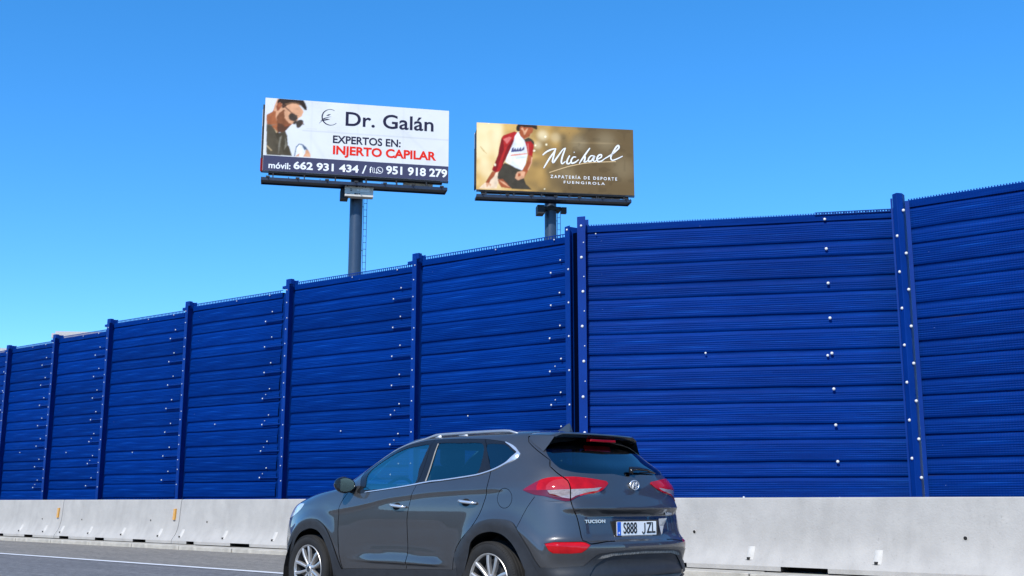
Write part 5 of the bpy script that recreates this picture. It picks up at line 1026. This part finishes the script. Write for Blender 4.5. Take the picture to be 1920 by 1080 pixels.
    if box:
        x0,x1,za,zb=box; m=MB(); m.bevbox(x0,x1,-.30,.16,za,zb,.012); b=m.build('service_box',M_box,root); b.location=(ox,fy,z0)
        m=MB(); rnd=random.Random(4)
        for (ax,az,w,h) in ((.10,.52,.07,.05),(.26,.38,.12,.035),(.28,.28,.10,.06),(.10,.12,.20,.02),(.50,.10,.10,.08),(.62,.10,.06,.07),(.72,.11,.08,.07),(.55,.52,.12,.05),(.74,.54,.05,.03),(.90,.53,.06,.06),(1.05,.50,.05,.05)):
            m.box(x0+ax,x0+ax+w,-.304,-.3005,za+az,za+az+h)
        m.build('box_marks',M_blk,b)
        m=MB()
        for (ax,az,w,h) in ((.80,.26,.50,.17),(.95,.40,.35,.10),(.62,.30,.14,.10)): m.box(x0+ax,x0+ax+w,-.303,-.3005,za+az,za+az+h)
        m.build('white_sticker',INK['white'],b)
    else:
        m=MB(); m.box(polex+.55,polex+.85,.2,.5,-1.15,-.80); m.build('service_box',M_blk,root).location=(ox,fy,z0)
    return root,f,W
FT=Matrix(((1,0,0,0),(0,0,-1,0),(0,1,0,0),(0,0,0,1)))                # text plane on the face: x right, z up, facing -y
def fit_text(f,s,col,q,bold,y=-.012,space=1.):
    (u0,v0),(ua,va),(u1,v1)=q; cap=va-v0
    o=text_mesh(s,1.,f,'lettering',INK[col],Matrix.Identity(4),bold=0,ext=0)
    me=o.data; xs=[v.co.x for v in me.vertices]
    ref=text_mesh('H',1.,f,'t',INK[col],Matrix.Identity(4),ext=0); ch=max(v.co.y for v in ref.data.vertices)-min(v.co.y for v in ref.data.vertices); yb=min(v.co.y for v in ref.data.vertices)
    bpy.data.objects.remove(ref); bpy.data.objects.remove(o); k=cap/ch
    o=text_mesh(s,1.,f,'lettering',INK[col],Matrix.Identity(4),bold=bold,ext=0,space=space); me=o.data; xs=[v.co.x for v in me.vertices]
    sx=(u1-u0)/(max(xs)-min(xs)); x0=min(xs)
    me.transform(Matrix.Translation((u0,y,v0))@FT@Matrix.Diagonal((sx,k,1,1))@Matrix.Translation((-x0,-yb,0))); me.update(); return o
def stroke(m,pts,w,y,n=6,taper=True):
    c=cr(pts,step=.05) if len(pts)>2 else pts; L=len(c); a=[];b=[]
    for i,p in enumerate(c):
        q0=c[max(i-1,0)];q1=c[min(i+1,L-1)]; dx,dz=q1[0]-q0[0],q1[1]-q0[1]; l=math.hypot(dx,dz) or 1
        t=i/(L-1); k=w*(.42+.58*math.sin(math.pi*(.1+.85*t))) if taper else w
        a.append((p[0]-dz/l*k/2,y,p[1]+dx/l*k/2)); b.append((p[0]+dz/l*k/2,y,p[1]-dx/l*k/2))
    m.sheet([b,a])
r1,f1,W1=board(BB1,'billboard with white poster of a man in sunglasses and a blue phone-number band',M_vw,ART1,4.98,.345,(-.05,9.70,-.60),(4.29,5.79,-1.22,-.60),bgf=bg_white)
for s,c,q,bd in TXT1: fit_text(f1,s,c,q,bd)
m=MB(); cx,cz=LOGO['ring'][0]; rx=.44; rz=.44                          # crescent ring of the clinic's mark
pa=[];pb=[]
for i in range(41):
    t=R(62+ i/40*318); w=.022+.045*max(0,math.cos(t-R(195)))**1.0
    pa.append((cx+(rx+w/2)*math.cos(t),-.012,cz+(rz+w/2)*math.sin(t))); pb.append((cx+(rx-w/2)*math.cos(t),-.012,cz+(rz-w/2)*math.sin(t)))
m.sheet([pa[:33],pb[:33]]); m.build('logo',INK['ink'],f1,fix=False)
m=MB(); pcx,pcz=LOGO['phone'][0]; ring=[[(pcx+r*math.cos(2*math.pi*i/28),-.012,pcz+r*math.sin(2*math.pi*i/28)) for i in range(29)] for r in (.185,.155)]; m.sheet(ring)
m.sheet([[(pcx-.17,-.012,pcz-.10),(pcx-.20,-.012,pcz-.20)],[(pcx-.08,-.012,pcz-.16),(pcx-.20,-.012,pcz-.20)]])
stroke(m,[(pcx-.075,pcz+.075),(pcx-.06,pcz-.0),(pcx,pcz-.06),(pcx+.08,pcz-.075)],.045,-.012,taper=False)
ix,iz=LOGO['insta'][0]; stroke(m,[(ix-.03,iz+.14),(ix-.03,iz-.12),(ix+.03,iz-.17),(ix+.07,iz-.12)],.028,-.012,taper=False); stroke(m,[(ix+.05,iz+.13),(ix+.06,iz-.10),(ix+.12,iz-.15)],.024,-.012,taper=False)
m.build('phone_logo',INK['white'],f1,fix=False)
m=MB(); m.box(-.13,-.014,.18,.24,.0,.72); m.build('red_edge_strip',INK['red2'],r1).location=(-4.98,-.75,BB1[3])
r2,f2,W2=board(BB2,'billboard with gold-brown poster of a figure in an open red jacket',M_vg,ART2,4.42,.345,(-.07,8.90,-.50),None,backx=.02,bgf=bg_gold)
for s,c,q,bd in TXT2: fit_text(f2,s,c,q,.012,space=1.45)
m=MB()
for i,s in enumerate(SCRIPT): stroke(m,s,.098,-.012-.0006*i)
m.build('script_lettering',INK['white'],f2,fix=False)
m=MB(); stroke(m,UNDERLINE,.055,-.0115,taper=False); m.build('underline',INK['gold'],f2,fix=False)
hall((-116.4,41.5,0),26,30,13.4,R(52),'pale flat-roofed building whose roof edge shows at the far left end of the wall',4)
hall((-122.4,63.8,0),7,24,18.1,R(50),'small pale roof corner just above the wall, right of the leftmost roof',1)
